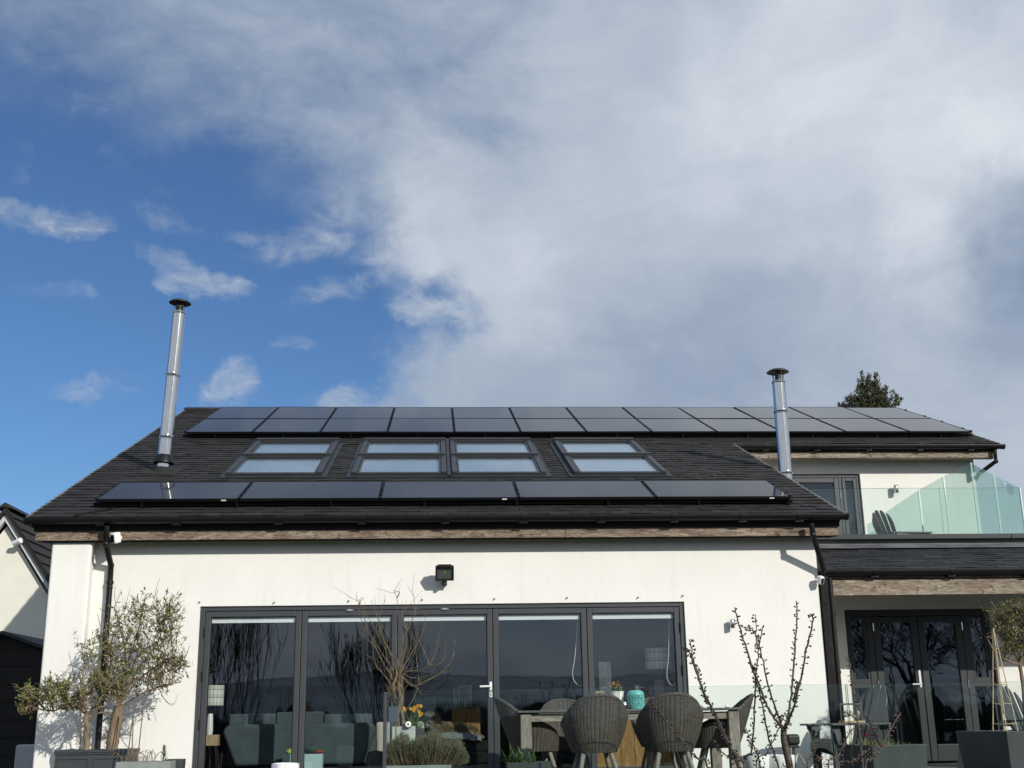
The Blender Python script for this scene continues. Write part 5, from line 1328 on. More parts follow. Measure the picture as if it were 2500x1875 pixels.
# slate sign on a post, and a white ball float on the pot
c = at(960,1745,WPY-.35)
t = thing('plant_sign', 'dark blue grey slate panel on a stake in front of the willow pot', 'sign', (c.x, WPY-.35, PZ))
MB().box(-.045,.045,-.006,.006,c.z-PZ-.07,c.z-PZ+.075).build('panel', pbr('slate_sign', (.05,.065,.085), .5), t, bevel=.003)
MB().box(.02,.032,.0065,.016,0,c.z-PZ+.02).build('stake', M['caned'], t)
c = at(997,1769,WPY-.13)
t = thing('solar_ball_lamp', 'small round white and black lamp on the rim of the willow pot', 'lamp', c)
MB().lathe([(0,-.012),(.030,-.012),(.034,0),(.030,.02),(0,.022)], axis=(.2,-1,.15), n=24).build('shell', M['black'], t)
MB().lathe([(.011,.0),(.026,.0),(.026,.008),(.011,.009)], (-.003,-.022,.002), axis=(.2,-1,.15), n=24).build('ring', M['ceram'], t)
MB().blob((-.004,-.027,.004), .010,.006,.010, 12, 8).build('bulb', M['steeld'], t)
# daffodils
c = at(1009,1778,12.35)
tapered('dark_flower_pot', 'dark pot of daffodils behind the willow pot', (c.x, 12.4, PZ), 0, .18, .22, c.z-PZ, M['planter'])
t = thing('daffodils', 'clump of yellow daffodils in flower beside the willow stems', 'flowers', (c.x, 12.4, c.z-.04))
lf, fl, st = MB(), MB(), MB()
for k in range(80):
    a = rr.uniform(0,2*PI); b_ = Vector((rr.uniform(-.07,.07), rr.uniform(-.06,.06), 0)); d = Vector((math.cos(a)*rr.uniform(.05,.6), math.sin(a)*.5*rr.random(), 1)).normalized()
    lf.leaf(b_, d, (rr.gauss(0,1),rr.gauss(0,1),.1), rr.uniform(.10,.19), .009)
for k, (x, y) in enumerate(((1003,1730),(1012,1727),(1019,1732),(1027,1724),(1020,1724),(1024,1738),(1030,1742),(986,1729),(988,1735),(1010,1735),(1026,1746),(1018,1728))):
    p = at(x, y, 12.3+rr.uniform(0,.15)) - Vector(t.location); st.tube(bez([(rr.uniform(-.05,.05),0,0), p*.6, p],4), .003, 4, cap=False)
    ax = Vector((rr.uniform(-.8,.8),-1,rr.uniform(-.4,.3))).normalized()
    u = ax.cross(Vector((0,0,1))).normalized(); v = u.cross(ax)
    for j in range(6): fl.leaf(p, u*math.cos(j*PI/3)+v*math.sin(j*PI/3)+ax*.15, ax, .021, .013)
    fl.lathe([(.004,0),(.006,.010),(.009,.016)], p, 8, axis=ax)
lf.build('leaves', M['leafg'], t); st.build('stems', M['leafg'], t); fl.build('flowers', M['yellow'], t)

# ---- lavender in a long box by the balustrade
LY = 11.0
c0, c1 = at(940,1870,LY-.16), at(1102,1872,LY-.16)
t = thing('lavender_box', 'low grey box planter full of lavender at the left end of the glass balustrade', 'planter', ((c0.x+c1.x)/2, LY, PZ)); w2 = (c1.x-c0.x)/2; h = c0.z-PZ
MB().box(-w2,w2,-.16,-.14,0,h).box(-w2,w2,.14,.16,0,h).box(-w2,-w2+.02,-.1395,.1395,0,h).box(w2-.02,w2,-.1395,.1395,0,h).build('box', M['trough'], t, bevel=.003)
MB().box(-w2+.021,w2-.021,-.1395,.1395,h-.08,h-.03).build('soil', M['soil'], t)
t = thing('lavender', 'bushy grey green lavender spilling over its box below the dog', 'shrub', ((c0.x+c1.x)/2, LY, h+PZ-.03))
lf, st = MB(), MB(); rr = random.Random(12)
prof = [(945,1815),(965,1793),(985,1783),(1005,1806),(1025,1795),(1045,1790),(1063,1777),(1085,1797),(1105,1800),(1125,1803),(1140,1830),(1145,1860)]
def topz(x):
    P = [(at(px,py,LY).x, at(px,py,LY).z) for px,py in prof]
    if x <= P[0][0]: return P[0][1]
    for (a,za),(b,zb_) in zip(P,P[1:]):
        if x <= b: return za+(zb_-za)*(x-a)/(b-a)
    return P[-1][1]
xa, xb = at(940,1850,LY).x, at(1143,1850,LY).x
for k in range(1150):
    x = rr.uniform(xa, xb); y = rr.uniform(-.2,.2); z1 = topz(x) - PZ - h + .03 - abs(y)*.35*rr.random(); z1 *= rr.uniform(.55,1.03)
    e = Vector((x - t.location.x, y, z1)); b_ = Vector((max(-w2+.03, min(w2-.03, e.x*.75)), y*.5, .0))
    m_ = b_.lerp(e,.6) + Vector((rr.uniform(-.02,.02), rr.uniform(-.02,.02), 0)); P = bez([b_, m_, e],3)
    st.tube(P, [.0024]*len(P), 3, cap=False); d = (e-m_).normalized()
    n_ = rr.randint(13,18)
    for j in range(n_):
        q = m_.lerp(e, j/(n_-1)); a = Vector((rr.gauss(0,1),rr.gauss(0,1),rr.gauss(0,1)))
        lf.leaf(q, d*1.5 + a*.75, a.cross(d), rr.uniform(.013,.026), .0042)
lf.build('leaves', M['leafl'], t); st.build('stems', M['barkg'], t)
# green strap leaved plant in a dark trough left of the table leg
c0, c1 = at(1238,1862,11.35), at(1346,1861,11.35)
t = thing('dark_trough', 'dark trough in front of the left table leg', 'planter', ((c0.x+c1.x)/2, 11.47, PZ)); w2=(c1.x-c0.x)/2; h=c0.z-PZ
MB().box(-w2,w2,-.12,-.10,0,h).box(-w2,w2,.10,.12,0,h).box(-w2,-w2+.02,-.0995,.0995,0,h).box(w2-.02,w2,-.0995,.0995,0,h).build('box', M['planter'], t, bevel=.003)
MB().box(-w2+.021,w2-.021,-.0995,.0995,h-.08,h-.03).build('soil', M['soil'], t)
t = thing('strap_leaf_plant', 'bright green strap leaved plant in the dark trough by the left table leg', 'plant', ((c0.x+c1.x)/2-.06, 11.45, PZ+h-.03))
lf = MB(); rr = random.Random(2)
for k in range(64):
    b_ = Vector((rr.uniform(-.13,.13), rr.uniform(-.05,.05), 0)); a = rr.uniform(0,2*PI); L = rr.uniform(.12,.24); q = rr.uniform(.15,.95)
    P = [b_]; d = Vector((math.cos(a)*q, math.sin(a)*q*.7, 1)).normalized(); x = d.cross(Vector((0,0,1)))
    x = x.normalized() if x.length > 1e-3 else Vector((1,0,0)); V = []; n_ = 6
    p = b_.copy()
    for j in range(n_+1):
        wv = .0075*(1-(j/n_)**2.5)+.0006; V += [p-x*wv, p+x*wv]; p = p + d*L/n_; d = (d + Vector((math.cos(a)*.16*q, math.sin(a)*.12*q, -.26*q))).normalized()
    lf.add(V, [(2*j,2*j+1,2*j+3,2*j+2) for j in range(n_)])
lf.build('leaves', M['leafg'], t)
# white ribbed pot at the very bottom
c = at(697,1864,11.2)
t = thing('ribbed_pot', 'white ribbed ceramic pot at the bottom edge in front of the sofa', 'pot', (c.x, 11.2, PZ)); h=c.z-PZ
def pf(u, v):
    a = 2*PI*u; r_ = (.085+.035*math.sin(v*PI*.62))*(1+.05*abs(math.sin(a*4)))
    return Vector((r_*math.cos(a), r_*math.sin(a), v*h))
MB().grid(pf, 64, 10).lathe([(.112,h),(.105,h+.004),(.098,h-.03),(0,h-.03)], n=32).build('pot', M['ceram'], t)

# ---- olive trees at the left
def olive(name, label, YO, org, k, trunk, tr_r, limbs, blobs, nleaf, ntw, seed, L=(.036,.068), matk='leafo', wd=.015, twl=(.12,.3), dep=.3):
    rr = random.Random(seed); T = [at(org[0]+x*k, org[1]+y*k, YO) for x,y in trunk]
    t = thing(name, label, 'tree', T[0]); tk, tw, lf = MB(), MB(), MB()
    B = bez(T,5); n_=len(B); tk.tube(B, [tr_r[0]+(tr_r[1]-tr_r[0])*j/(n_-1)+rr.uniform(-.1,.1)*tr_r[0] for j in range(n_)], 10)
    [tk.blob(B[j]+Vector((rr.gauss(0,.016),-.012,0)), tr_r[0]*.72, tr_r[0]*.72, tr_r[0]*.9, 10, 6, .06) for j in range(2, n_-1, 2) if False]; tk.build('trunk', M['bark'], t, world=True)
    ends = []
    for c in limbs:
        dy = rr.uniform(-dep,dep)*.7; P = [at(org[0]+x*k, org[1]+y*k, YO+dy*j/(len(c)-1)) for j,(x,y) in enumerate(c)]
        Bz = bez(P,5); m_=len(Bz); tw.tube(Bz, [.012*(1-.75*j/m_)+.001 for j in range(m_)], 6, cap=False); ends += Bz[m_//3:]
    ctr = T[-1]
    for (bx, by, rx, ry, wt) in blobs:
        c = at(org[0]+bx*k, org[1]+by*k, YO); sx = rx*k/F_PX*YO; sz = ry*k/F_PX*YO
        for _ in range(int(ntw*wt)):
            while True:
                q = Vector((rr.uniform(-1,1),rr.uniform(-1,1),rr.uniform(-1,1)))
                if q.length < 1: break
            p = c + Vector((q.x*sx, q.y*dep, q.z*sz))
            near = min(ends, key=lambda e: (e-p).length_squared) if ends else ctr
            d = ((p-near).normalized()*.7 + Vector((q.x*.5, q.y*.4, .55+q.z*.2)) + Vector((rr.gauss(0,.3),rr.gauss(0,.3),rr.gauss(0,.3)))).normalized()
            Lt = rr.uniform(*twl); a = p - d*Lt*.5; b_ = p + d*Lt*.5
            mid = (a+b_)/2 + Vector((rr.gauss(0,.012),rr.gauss(0,.012),rr.gauss(0,.012)))
            tw.tube([a,mid,b_], [.0028,.0022,.001], 3, cap=False)
            if (near-a).length < .45: tw.tube([near,(near+a)/2+Vector((rr.gauss(0,.02),rr.gauss(0,.02),-.01)),a], [.005,.004,.0028], 4, cap=False)
            nl = max(0, int(rr.gauss(nleaf, nleaf*.45)))
            for j in range(nl):
                f = rr.uniform(.25,1.0); o = a.lerp(b_, f); aa = Vector((rr.gauss(0,1),rr.gauss(0,1),rr.gauss(0,1)))
                lf.leaf(o, d*.9+aa*.75, aa, rr.uniform(*L), wd*rr.uniform(.7,1.2), .1)
    tw.build('branches', M['barkg'], t, world=True); lf.build('foliage', M[matk], t, world=True)
O1, K1 = (0,1150), .437
olive('olive_tree', 'larger olive tree with a thick leaning trunk by the left downpipe', 13.95, O1, K1,
      [(622,1570),(634,1480),(650,1400),(668,1310)], (.068,.058),
      [[(668,1310),(690,1180),(720,1050),(770,900),(800,740)],[(668,1310),(640,1150),(610,1000),(590,850)],[(668,1310),(760,1180),(860,1100),(960,1040),(1040,1060)],[(668,1310),(720,1200),(790,1080),(880,960),(940,760)],[(668,1310),(620,1230),(560,1130),(480,1080),(450,960)],[(668,1310),(700,1100),(690,950),(640,760)],[(668,1320),(780,1250),(900,1200),(1010,1180)],[(668,1310),(740,1100),(800,1000),(1000,900)]],
      [(800,900,150,150,.85),(930,820,90,110,.85),(960,1020,100,120,.95),(730,1010,150,130,1.0),(600,900,60,140,.16),(900,1120,130,90,.85),(620,1180,110,90,.75),(780,1180,130,90,.55),(800,760,60,60,.35),(480,950,45,100,.07),(690,830,90,110,.40),(570,1030,90,110,.30),(960,740,40,40,.15)],
      6.4, 78, 41)
m = MB(); rr = random.Random(6)
olt = [o for o in bpy.data.objects if o.name == 'olive_tree'][0]
for c in ([(650,760),(640,700),(645,640)],[(690,800),(710,720),(728,650)],[(860,720),(875,650),(893,595)],[(870,700),(885,660)],[(1000,1080),(1045,1010),(1060,975)],[(900,1250),(960,1310),(995,1250)],[(800,1290),(850,1330),(875,1400)],[(700,820),(740,750),(755,730)],[(560,870),(545,800)],[(640,760),(665,700),(680,660)],[(880,1200),(930,1290),(975,1300)]):
    P = bez(C2(c, 13.9, O1, K1),4); m.tube(P, [.0042*(1-.7*j/len(P)) for j in range(len(P))], 4, cap=False)
m.build('long_twigs', M['barkg'], olt, world=True)
olive('olive_tree', 'small olive tree with a twisted trunk leaning over the left corner of the house', 13.8, O1, K1,
      [(478,1575),(487,1520),(478,1480),(490,1440),(480,1400),(486,1360)], (.033,.026),
      [[(486,1360),(440,1330),(380,1310),(300,1340),(230,1330),(160,1310)],[(486,1360),(470,1290),(450,1220)],[(486,1360),(540,1300),(600,1220),(650,1180)],[(486,1360),(400,1300),(340,1230),(310,1180)],[(486,1380),(560,1350),(620,1360)],[(250,1330),(190,1260),(150,1200)],[(300,1340),(280,1280),(250,1200)]],
      [(180,1285,55,55,.55),(145,1215,28,26,.22),(310,1235,85,75,1.5),(125,1325,22,18,.14),(430,1290,70,60,.5),(460,1200,55,60,.45),(600,1190,90,70,.85),(340,1300,110,40,.6),(520,1270,80,60,.40)],
      7, 62, 43, twl=(.08,.2), dep=.22)

# ---- right-hand olive
O5, K5 = (1950,1350), .31646
olive('olive_tree', 'olive tree with dull leaves at the right edge behind the bamboo obelisk', 12.9, O5, K5,
      [(1755,1420),(1745,1200),(1728,1000),(1705,860)], (.026,.018),
      [[(1705,860),(1650,720),(1600,600),(1540,460),(1480,370)],[(1705,860),(1720,700),(1650,500),(1640,400)],[(1705,860),(1580,820),(1500,740),(1450,650)],[(1705,860),(1780,700),(1800,560)],[(1650,720),(1560,640),(1500,540)],[(1700,860),(1630,840),(1570,810)]],
      [(1620,480,90,100,.9),(1690,430,70,60,.5),(1560,590,70,80,.45),(1680,640,90,90,.8),(1790,600,90,150,.9),(1600,740,80,50,.4),(1720,760,70,60,.45),(1500,480,35,70,.18),(1760,440,70,70,.5)],
      7, 90, 47, twl=(.08,.2), dep=.2, L=(.024,.042))
tapered('deep_planter', 'dark planter holding the right olive tree', (at(1950+1755*K5,1757,12.9).x, 12.95, PZ), 0, .45, .5, .42, M['planter'])

# ---- budding cherry saplings in the garden in front of the terrace
O4, K4 = (1600,1350), .31646
def cherry(name, label, Y, root_px, lines, org, k, seed, r0=.010, budm='bud', trunk=None):
    rr = random.Random(seed); rp = at(root_px[0], root_px[1], Y); g = Vector((rp.x, Y, -.9))
    t = thing(name, label, 'sapling', g, group='budding cherry saplings'); st, bd = MB(), MB()
    if trunk:
        P = [at(org[0]+x*k, org[1]+y*k, Y) for x,y in trunk]; P = [g] + [P[0].lerp(g,.45)+Vector((.03,0,0))] + P
        B = bez(P,6); tm = MB(); n_=len(B); tm.tube(B, [.026-(.008)*j/n_ for j in range(n_)], 10)
        for j in range(6, n_, 3): tm.lathe([(.019,-.004),(.0225,0),(.019,.004)], B[j], 10, axis=(B[j]-B[j-1]))
        tm.build('trunk', M['barkc'], t, world=True)
    for (c, ra) in lines:
        dy = rr.uniform(-.35,.35); P = [at(org[0]+x*k, org[1]+y*k, Y + dy*j/max(1,len(c)-1)) for j,(x,y) in enumerate(c)]
        low = at(org[0]+c[0][0]*k, org[1]+c[0][1]*k, Y)
        if c[0][1]*k + org[1] > 1862: P = [g + Vector((0,0,.02)), g.lerp(P[0],.55)+Vector((0,0,.05))] + P
        B = bez(P,6); n_ = len(B); ra *= .86; B = [B[0]] + [b + Vector((rr.gauss(0,.0022),0,rr.gauss(0,.0018))) for b in B[1:]]; st.tube(B, [ra*(1-.55*j/n_)*rr.uniform(.93,1.08) for j in range(n_)], 6)
        s = 0; nxt = .01
        for j in range(1, n_):
            d = B[j]-B[j-1]; L = d.length; dn = d.normalized()
            if B[j].z < .30: continue
            x = 0.0
            while x < L:
                o = B[j-1] + dn*x; last = j > n_-4
                side = Vector((rr.gauss(0,1),rr.gauss(0,.7),rr.gauss(0,.3))); side = (side - dn*side.dot(dn)).normalized()
                rad_ = ra*(1-.55*j/n_)
                nb = rr.choice((1,2,2,3,3)) + (2 if last else 0)
                spur = rr.uniform(.002,.012); sp = o + side*(rad_+spur)
                st.tube([o, sp], [rad_*.55, .0022], 4, cap=False)
                for _ in range(nb):
                    dd = (side + dn*rr.uniform(.2,1.0) + Vector((rr.gauss(0,.5),rr.gauss(0,.5),rr.gauss(0,.4)))).normalized()
                    bl = rr.uniform(.0040,.0078)*(.80 if budm == 'budr' else 1); bd.blob(sp + dd*bl*.9, bl*.68, bl*.68, bl*1.3, 6, 4, 0, q=Vector((0,0,1)).rotation_difference(dd))
                x += rr.uniform(.014,.058)
    st.build('branches', M['barkc'], t, world=True); tag(bd.build('buds', M[budm], t, world=True), kind='stuff')
cherry('cherry_sapling', 'budding cherry sapling with a forked trunk in front of the white wall', 7.6, (1945,1875),
  [([(985,1360),(930,1290),(860,1180),(800,1020),(740,870),(680,670),(640,540),(610,420)], .0098), ([(990,1365),(950,1270),(900,1120),(850,930),(810,750),(790,640)], .0095),
   ([(998,1365),(1040,1150),(1060,950),(1080,700),(1092,520),(1090,370)], .0105), ([(1002,1365),(1040,1260),(1080,1150),(1130,930),(1180,680),(1215,530),(1200,470)], .0100),
   ([(690,1659),(735,1540),(755,1400),(765,1150),(778,930),(800,740),(825,570)], .0092), ([(955,1670),(880,1450),(840,1250),(805,1080),(770,960),(745,850)], .0090),
   ([(785,1659),(860,1540),(940,1380),(1000,1230)], .0062), ([(790,740),(778,640),(772,480)], .0055), ([(775,620),(735,590),(700,572)], .0045), ([(1065,1150),(1085,1050),(1098,990)], .0075), ([(815,1659),(780,1540),(735,1440),(695,1350)], .0065)],
  O4, K4, 3, trunk=[(1045,1700),(1012,1540),(992,1440),(990,1372)])
cherry('cherry_sapling', 'pair of long budding cherry canes leaning left across the right end of the table', 7.2, (1850,1900),
  [([(650,1670),(570,1480),(490,1300),(440,1200),(360,1050),(310,900),(262,760),(240,735)], .0098), ([(690,1670),(600,1560),(510,1370),(440,1200),(390,1120),(335,960),(290,800),(262,665)], .0098),
   ([(640,1670),(540,1560),(470,1490),(435,1455)], .0065)], O4, K4, 13)
cherry('cherry_sapling', 'single slender budding cane crossing in front of the right wicker chair', 7.0, (1760,1900),
  [([(405,1670),(330,1590),(240,1500),(130,1360),(20,1215),(-40,1110),(-85,1040)], .0078)], O4, K4, 14)
cherry('cherry_sapling', 'budding cherry sapling with reddish buds in front of the porch planter', 7.4, (2120,1900),
  [([(500,1680),(475,1440),(440,1200),(415,1020),(395,880),(368,800)], .0085), ([(515,1680),(560,1590),(630,1500),(700,1380),(745,1290),(788,1235)], .0085), ([(632,1490),(590,1400),(545,1310),(492,1240)], .0060),
   ([(230,1680),(300,1570),(350,1470),(395,1390),(424,1345)], .0070), ([(75,1680),(105,1570),(128,1500),(148,1425)], .0062), ([(310,1680),(400,1615),(470,1580),(560,1500),(590,1470)], .0065), ([(480,1580),(540,1530),(575,1500)], .0055), ([(150,1680),(165,1590),(158,1570)], .0055)],
  O5, K5, 15, budm='budr')
# ------------------------------------------------------------------ things seen through the folding doors
def soft(mb_fn): return mb_fn
SY = 15.40
a, b = at(544,1775,SY), at(917,1768,SY); sx0, sx1 = a.x, b.x; zt = at(730,1767,SY).z
t = thing('sofa', 'teal velvet sofa seen from behind through the two left folding doors', 'sofa', ((sx0+sx1)/2, SY+.4, PZ+.003))
w2 = (sx1-sx0)/2
def rrect(w, z0, z1, r, n=6, taper=0.0, bul=0):
    P = []
    for (cx, cz, a0) in ((w-r, z1-r, 0), (-w+r, z1-r, PI/2)):
        for k in range(n+1): P.append((cx + r*math.cos(a0+PI/2*k/n), cz + r*math.sin(a0+PI/2*k/n)))
    P += [(-w+taper, z0), (w-taper, z0)]
    return P
zz = zt-PZ
bk = MB().prism(rrect(w2, .16, zz, .10, 6, .16), 'y', -.40, -.16); bk.build('back', M['sofa'], t, bevel=.045, seg=4)
MB().box(-w2+.2,w2-.2,-.158,.45,.14,.40).build('base', M['sofa'], t, bevel=.04, seg=3)
for s_ in (-1,1): MB().box(s_*(w2-.10)-.09, s_*(w2-.10)+.09, -.158,.46,.14,zz-.16).build('arm', M['sofa'], t, bevel=.07, seg=4)
for s_ in (-1,0,1): MB().box(s_*.62-.28 if s_ else -.30, s_*.62+.28 if s_ else .30,-.10,.44,.41,.55).build('seat_cushion', M['sofa'], t, bevel=.05, seg=3) if w2 > .9 else None
rr = random.Random(2)
def cush(x0, x1, z0, z1, y0, y1, nm='back_cushion'):
    def fn(u, v):
        a = 2*PI*u; f = math.sin(PI*v)**.35 if 0 < v < 1 else 0
        ca, sa = math.cos(a), math.sin(a); e = .35
        x = (x0+x1)/2 + (x1-x0)/2*math.copysign(abs(ca)**e, ca)*(f if False else 1)*(.96+.04*f)
        z = (z0+z1)/2 + (z1-z0)/2*math.copysign(abs(sa)**e, sa)*(.9+.1*f) + .012*math.sin(x*9+z0*30)
        y = y0 + (y1-y0)*(.5-.5*math.cos(PI*v))
        k = f**.5
        return Vector(((x0+x1)/2 + (x-(x0+x1)/2)*k, y, (z0+z1)/2 + (z-(z0+z1)/2)*k))
    return MB().grid(fn, 40, 10, smooth=True)
ce = [(559,650,1743),(650,716,1747),(716,742,1738),(742,790,1740),(790,905,1746)]
for (p0, p1, py) in ((558,672,1744),(673,788,1739),(789,906,1744)):
    A, B = at(p0,py,SY+.2), at(p1,py,SY+.2)
    MB().box(A.x-t.location.x, B.x-t.location.x, -.157, .05, zz-.25, A.z-PZ).build('back_cushion', M['sofa'], t, bevel=.022, seg=3)
# left of the sofa: lamp, vase, wooden box table
c = at(520,1699,15.75)
t = thing('floor_lamp', 'floor lamp with a cream plaid drum shade behind the left folding door', 'lamp', (c.x, 15.75, PZ+.003)); hz = c.z-PZ
def shade(t, r, h, z): 
    def fn(u,v): return Vector((r*math.cos(2*PI*u), r*math.sin(2*PI*u), z-h/2+h*v))
    MB().grid(fn, 40, 2, uvfn=lambda u,v:(u*2,v)).build('lamp_shade', M['plaid'], t)
shade(t, .135, .25, hz); MB().lathe([(0,0),(.12,0),(.12,.02),(.012,.03),(.012,hz+.1)], n=20).build('stand', M['black'], t)
c0 = at(516,1808,15.45)
t = thing('side_table', 'light wooden box side table on thin legs behind the left folding door', 'side table', (c0.x, 15.45, PZ+.003)); hz=c0.z-PZ
MB().box(-.09,.09,-.09,.10,hz-.065,hz+.065).build('box', M['lightwood'], t, bevel=.006)
for sx in (-1,1):
    for sy in (-1,1): MB().tube([(sx*.06,sy*.06,hz-.066),(sx*.11,sy*.10,0)], .008, 6).build('leg', M['steeld'], t)
t = thing('white_vase', 'tall white vase on the wooden box table behind the left folding door', 'vase', (at(511,1790,15.45).x, 15.45, PZ+.003+hz+.0655))
MB().lathe([(0,0),(.034,0),(.040,.02),(.042,.06),(.034,.235),(.030,.25),(.024,.25),(.024,.2),(0,.2)], n=28).build('vase', M['ceram'], t)
# toys on an aqua box
c0, c1 = at(690,1842,15.08), at(786,1842,15.08)
t = thing('aqua_box', 'pale aqua storage box in front of the sofa behind the door post', 'box', ((c0.x+c1.x)/2, 15.18, PZ+.003)); hz=c0.z-PZ; ww=(c1.x-c0.x)/2
MB().box(-ww,ww,-.10,.12,0,hz-.004).build('box', M['aqua'], t, bevel=.01)
MB().box(.03,.11,-.108,-.101,.06,hz-.10).build('label_plate', pbr('aqua_plate', (.5,.66,.68), .5), t)
X0 = t.location
for nm, lab, dx, rx, rz_, mt in (('green_toy','lime green soft toy on the aqua box',-.15,.06,.030,'lime'),('teal_toy','teal folded cloth on the aqua box',.085,.10,.050,'sofa'),('rust_toy','rust coloured cloth at the right end of the aqua box',.19,.055,.022,'rust')):
    o = MB().blob((0,0,rz_), rx, .06, rz_, 12, 7, .30).build(nm, M[mt]); o.location = (X0.x+dx, 15.18+.02*(mt == 'sofa'), X0.z+hz-.004); tag(o, lab, 'toy' if mt == 'lime' else 'cloth')
# cream armchair and dark pouf right of the sofa
c = at(931,1800,16.5)
t = thing('armchair', 'cream upholstered armchair partly hidden right of the sofa', 'armchair', (c.x+.25, 16.6, PZ+.003)); hz = at(930,1763,16.2).z-PZ
MB().box(-.32,.32,-.32,-.2,.2,hz).build('back', M['cream'], t, bevel=.05, seg=3)
MB().box(-.31,.31,-.198,.3,.2,.42).build('seat', M['cream'], t, bevel=.05, seg=3)
for sx in (-1,1):
    for sy in (-1,1): MB().tube([(sx*.25,sy*.22,.21),(sx*.28,sy*.25,0)], [.02,.014], 8).build('leg', M['oakd'], t)
c = at(918,1846,15.2)
o = MB().lathe([(0,0),(.10,0),(.115,.05),(.115,.26),(.09,.31),(0,.325)], n=28).build('pouf', M['planter']); o.location = (c.x, 15.2, PZ+.003); tag(o, 'dark round pouf on the floor at the right foot of the sofa', 'pouf')
# cabinet with two lanterns
a, b = at(1104,1726,16.9), at(1172,1726,16.9)
t = thing('wooden_cabinet', 'orange brown wooden cabinet behind the dog', 'cabinet', ((a.x+b.x)/2, 17.1, PZ+.003)); w2=(b.x-a.x)/2; hz=a.z-PZ
MB().box(-w2,w2,-.2,.2,0,hz-.035).build('body', M['orangewood'], t); MB().box(-w2-.02,w2+.02,-.22,.22,hz-.034,hz).build('top', M['oakp'], t, bevel=.004)
MB().box(-.004,.004,-.203,-.2005,.06,hz-.08).build('door_gap', M['black'], t)
CT_ = PZ+.003+hz+.001
def lant(label, p0, p1, ytop, y):
    a, b = at(p0,1719,y), at(p1,1719,y); w=(b.x-a.x)/2; h=at(p0,ytop,y).z-CT_
    t = thing('glass_lantern', label, 'lantern', ((a.x+b.x)/2, y+w, CT_)); m = MB(); e=.011
    for sx in (-1,1):
        for sy in (-1,1): m.box(sx*w-e*(sx>0),sx*w+e*(sx<0),sy*w-e*(sy>0),sy*w+e*(sy<0),.0135,h-.0135)
    m.box(-w,w,-w,w,0,.013).box(-w,w,-w,-w+e,h-.013,h).box(-w,w,w-e,w,h-.013,h).box(-w,-w+e,-w+e,w-e,h-.013,h).box(w-e,w,-w+e,w-e,h-.013,h)
    m.build('frame', pbr('lantern_frame', (.55,.55,.52), .5), t)
    MB().box(-w+.004,w-.004,-w+.003,-w+.006,.014,h-.014).build('glass_pane', M['clear'], t)
    m = MB().lathe([(0,.014),(.03,.014),(.03,.12),(0,.12)], n=16); m.build('candle', M['cream'], t)
    MB().tube(bez([(-w*.6,0,h),(-w*.3,0,h+.09),(0,0,h+.13),(w*.3,0,h+.09),(w*.6,0,h)],4), .004, 6).build('handle', M['steel'], t)
lant('larger glass lantern with a pale frame on the wooden cabinet', 1120, 1152, 1673, 16.95)
lant('smaller glass lantern at the left end of the wooden cabinet', 1107, 1119, 1679, 17.15)
# daybed with fleece, dog
DY = 15.35
c0, c1 = at(1080,1806,DY-.2), at(1192,1806,DY-.2)
t = thing('low_daybed', 'dark slatted low daybed inside the glass doors', 'daybed', ((at(1040,1806,DY).x+c1.x)/2, DY+.05, PZ+.003)); w2=(c1.x-at(1040,1806,DY).x)/2; hz=c0.z-PZ-.02
for k in range(3): MB().box(-w2,w2+.0,-.25+.012*k,.35,.02+k*hz/3,.02+(k+1)*hz/3-.022).build('slab', M['oakd'], t, bevel=.012)
MB().box(-w2+.03,w2-.03,-.2,.33,.0,hz-.03).build('core', M['black'], t)
top = PZ+.003+hz
rr = random.Random(9)
fl0, fl1 = at(1068,1800,DY), at(1172,1800,DY)
def ff(u, v):
    x = fl0.x - .25 + (fl1.x+.01-fl0.x+.25)*u; y = DY-.235 + .5*v
    n1 = noise.noise(Vector((x*28,y*28,3.1)))
    return Vector((x + .01*n1, y-.006*n1, top + .035 + .075*math.sin(PI*min(1,max(0,u)))**.5*(.55+.45*math.sin(PI*v)) + .016*n1 - .05*(v < .08)))
fb = MB().grid(ff, 90, 40)
o = fb.build('fleece_blanket', M['fleece']); tag(o, 'grey fleece blanket on the daybed under the dog', 'blanket')
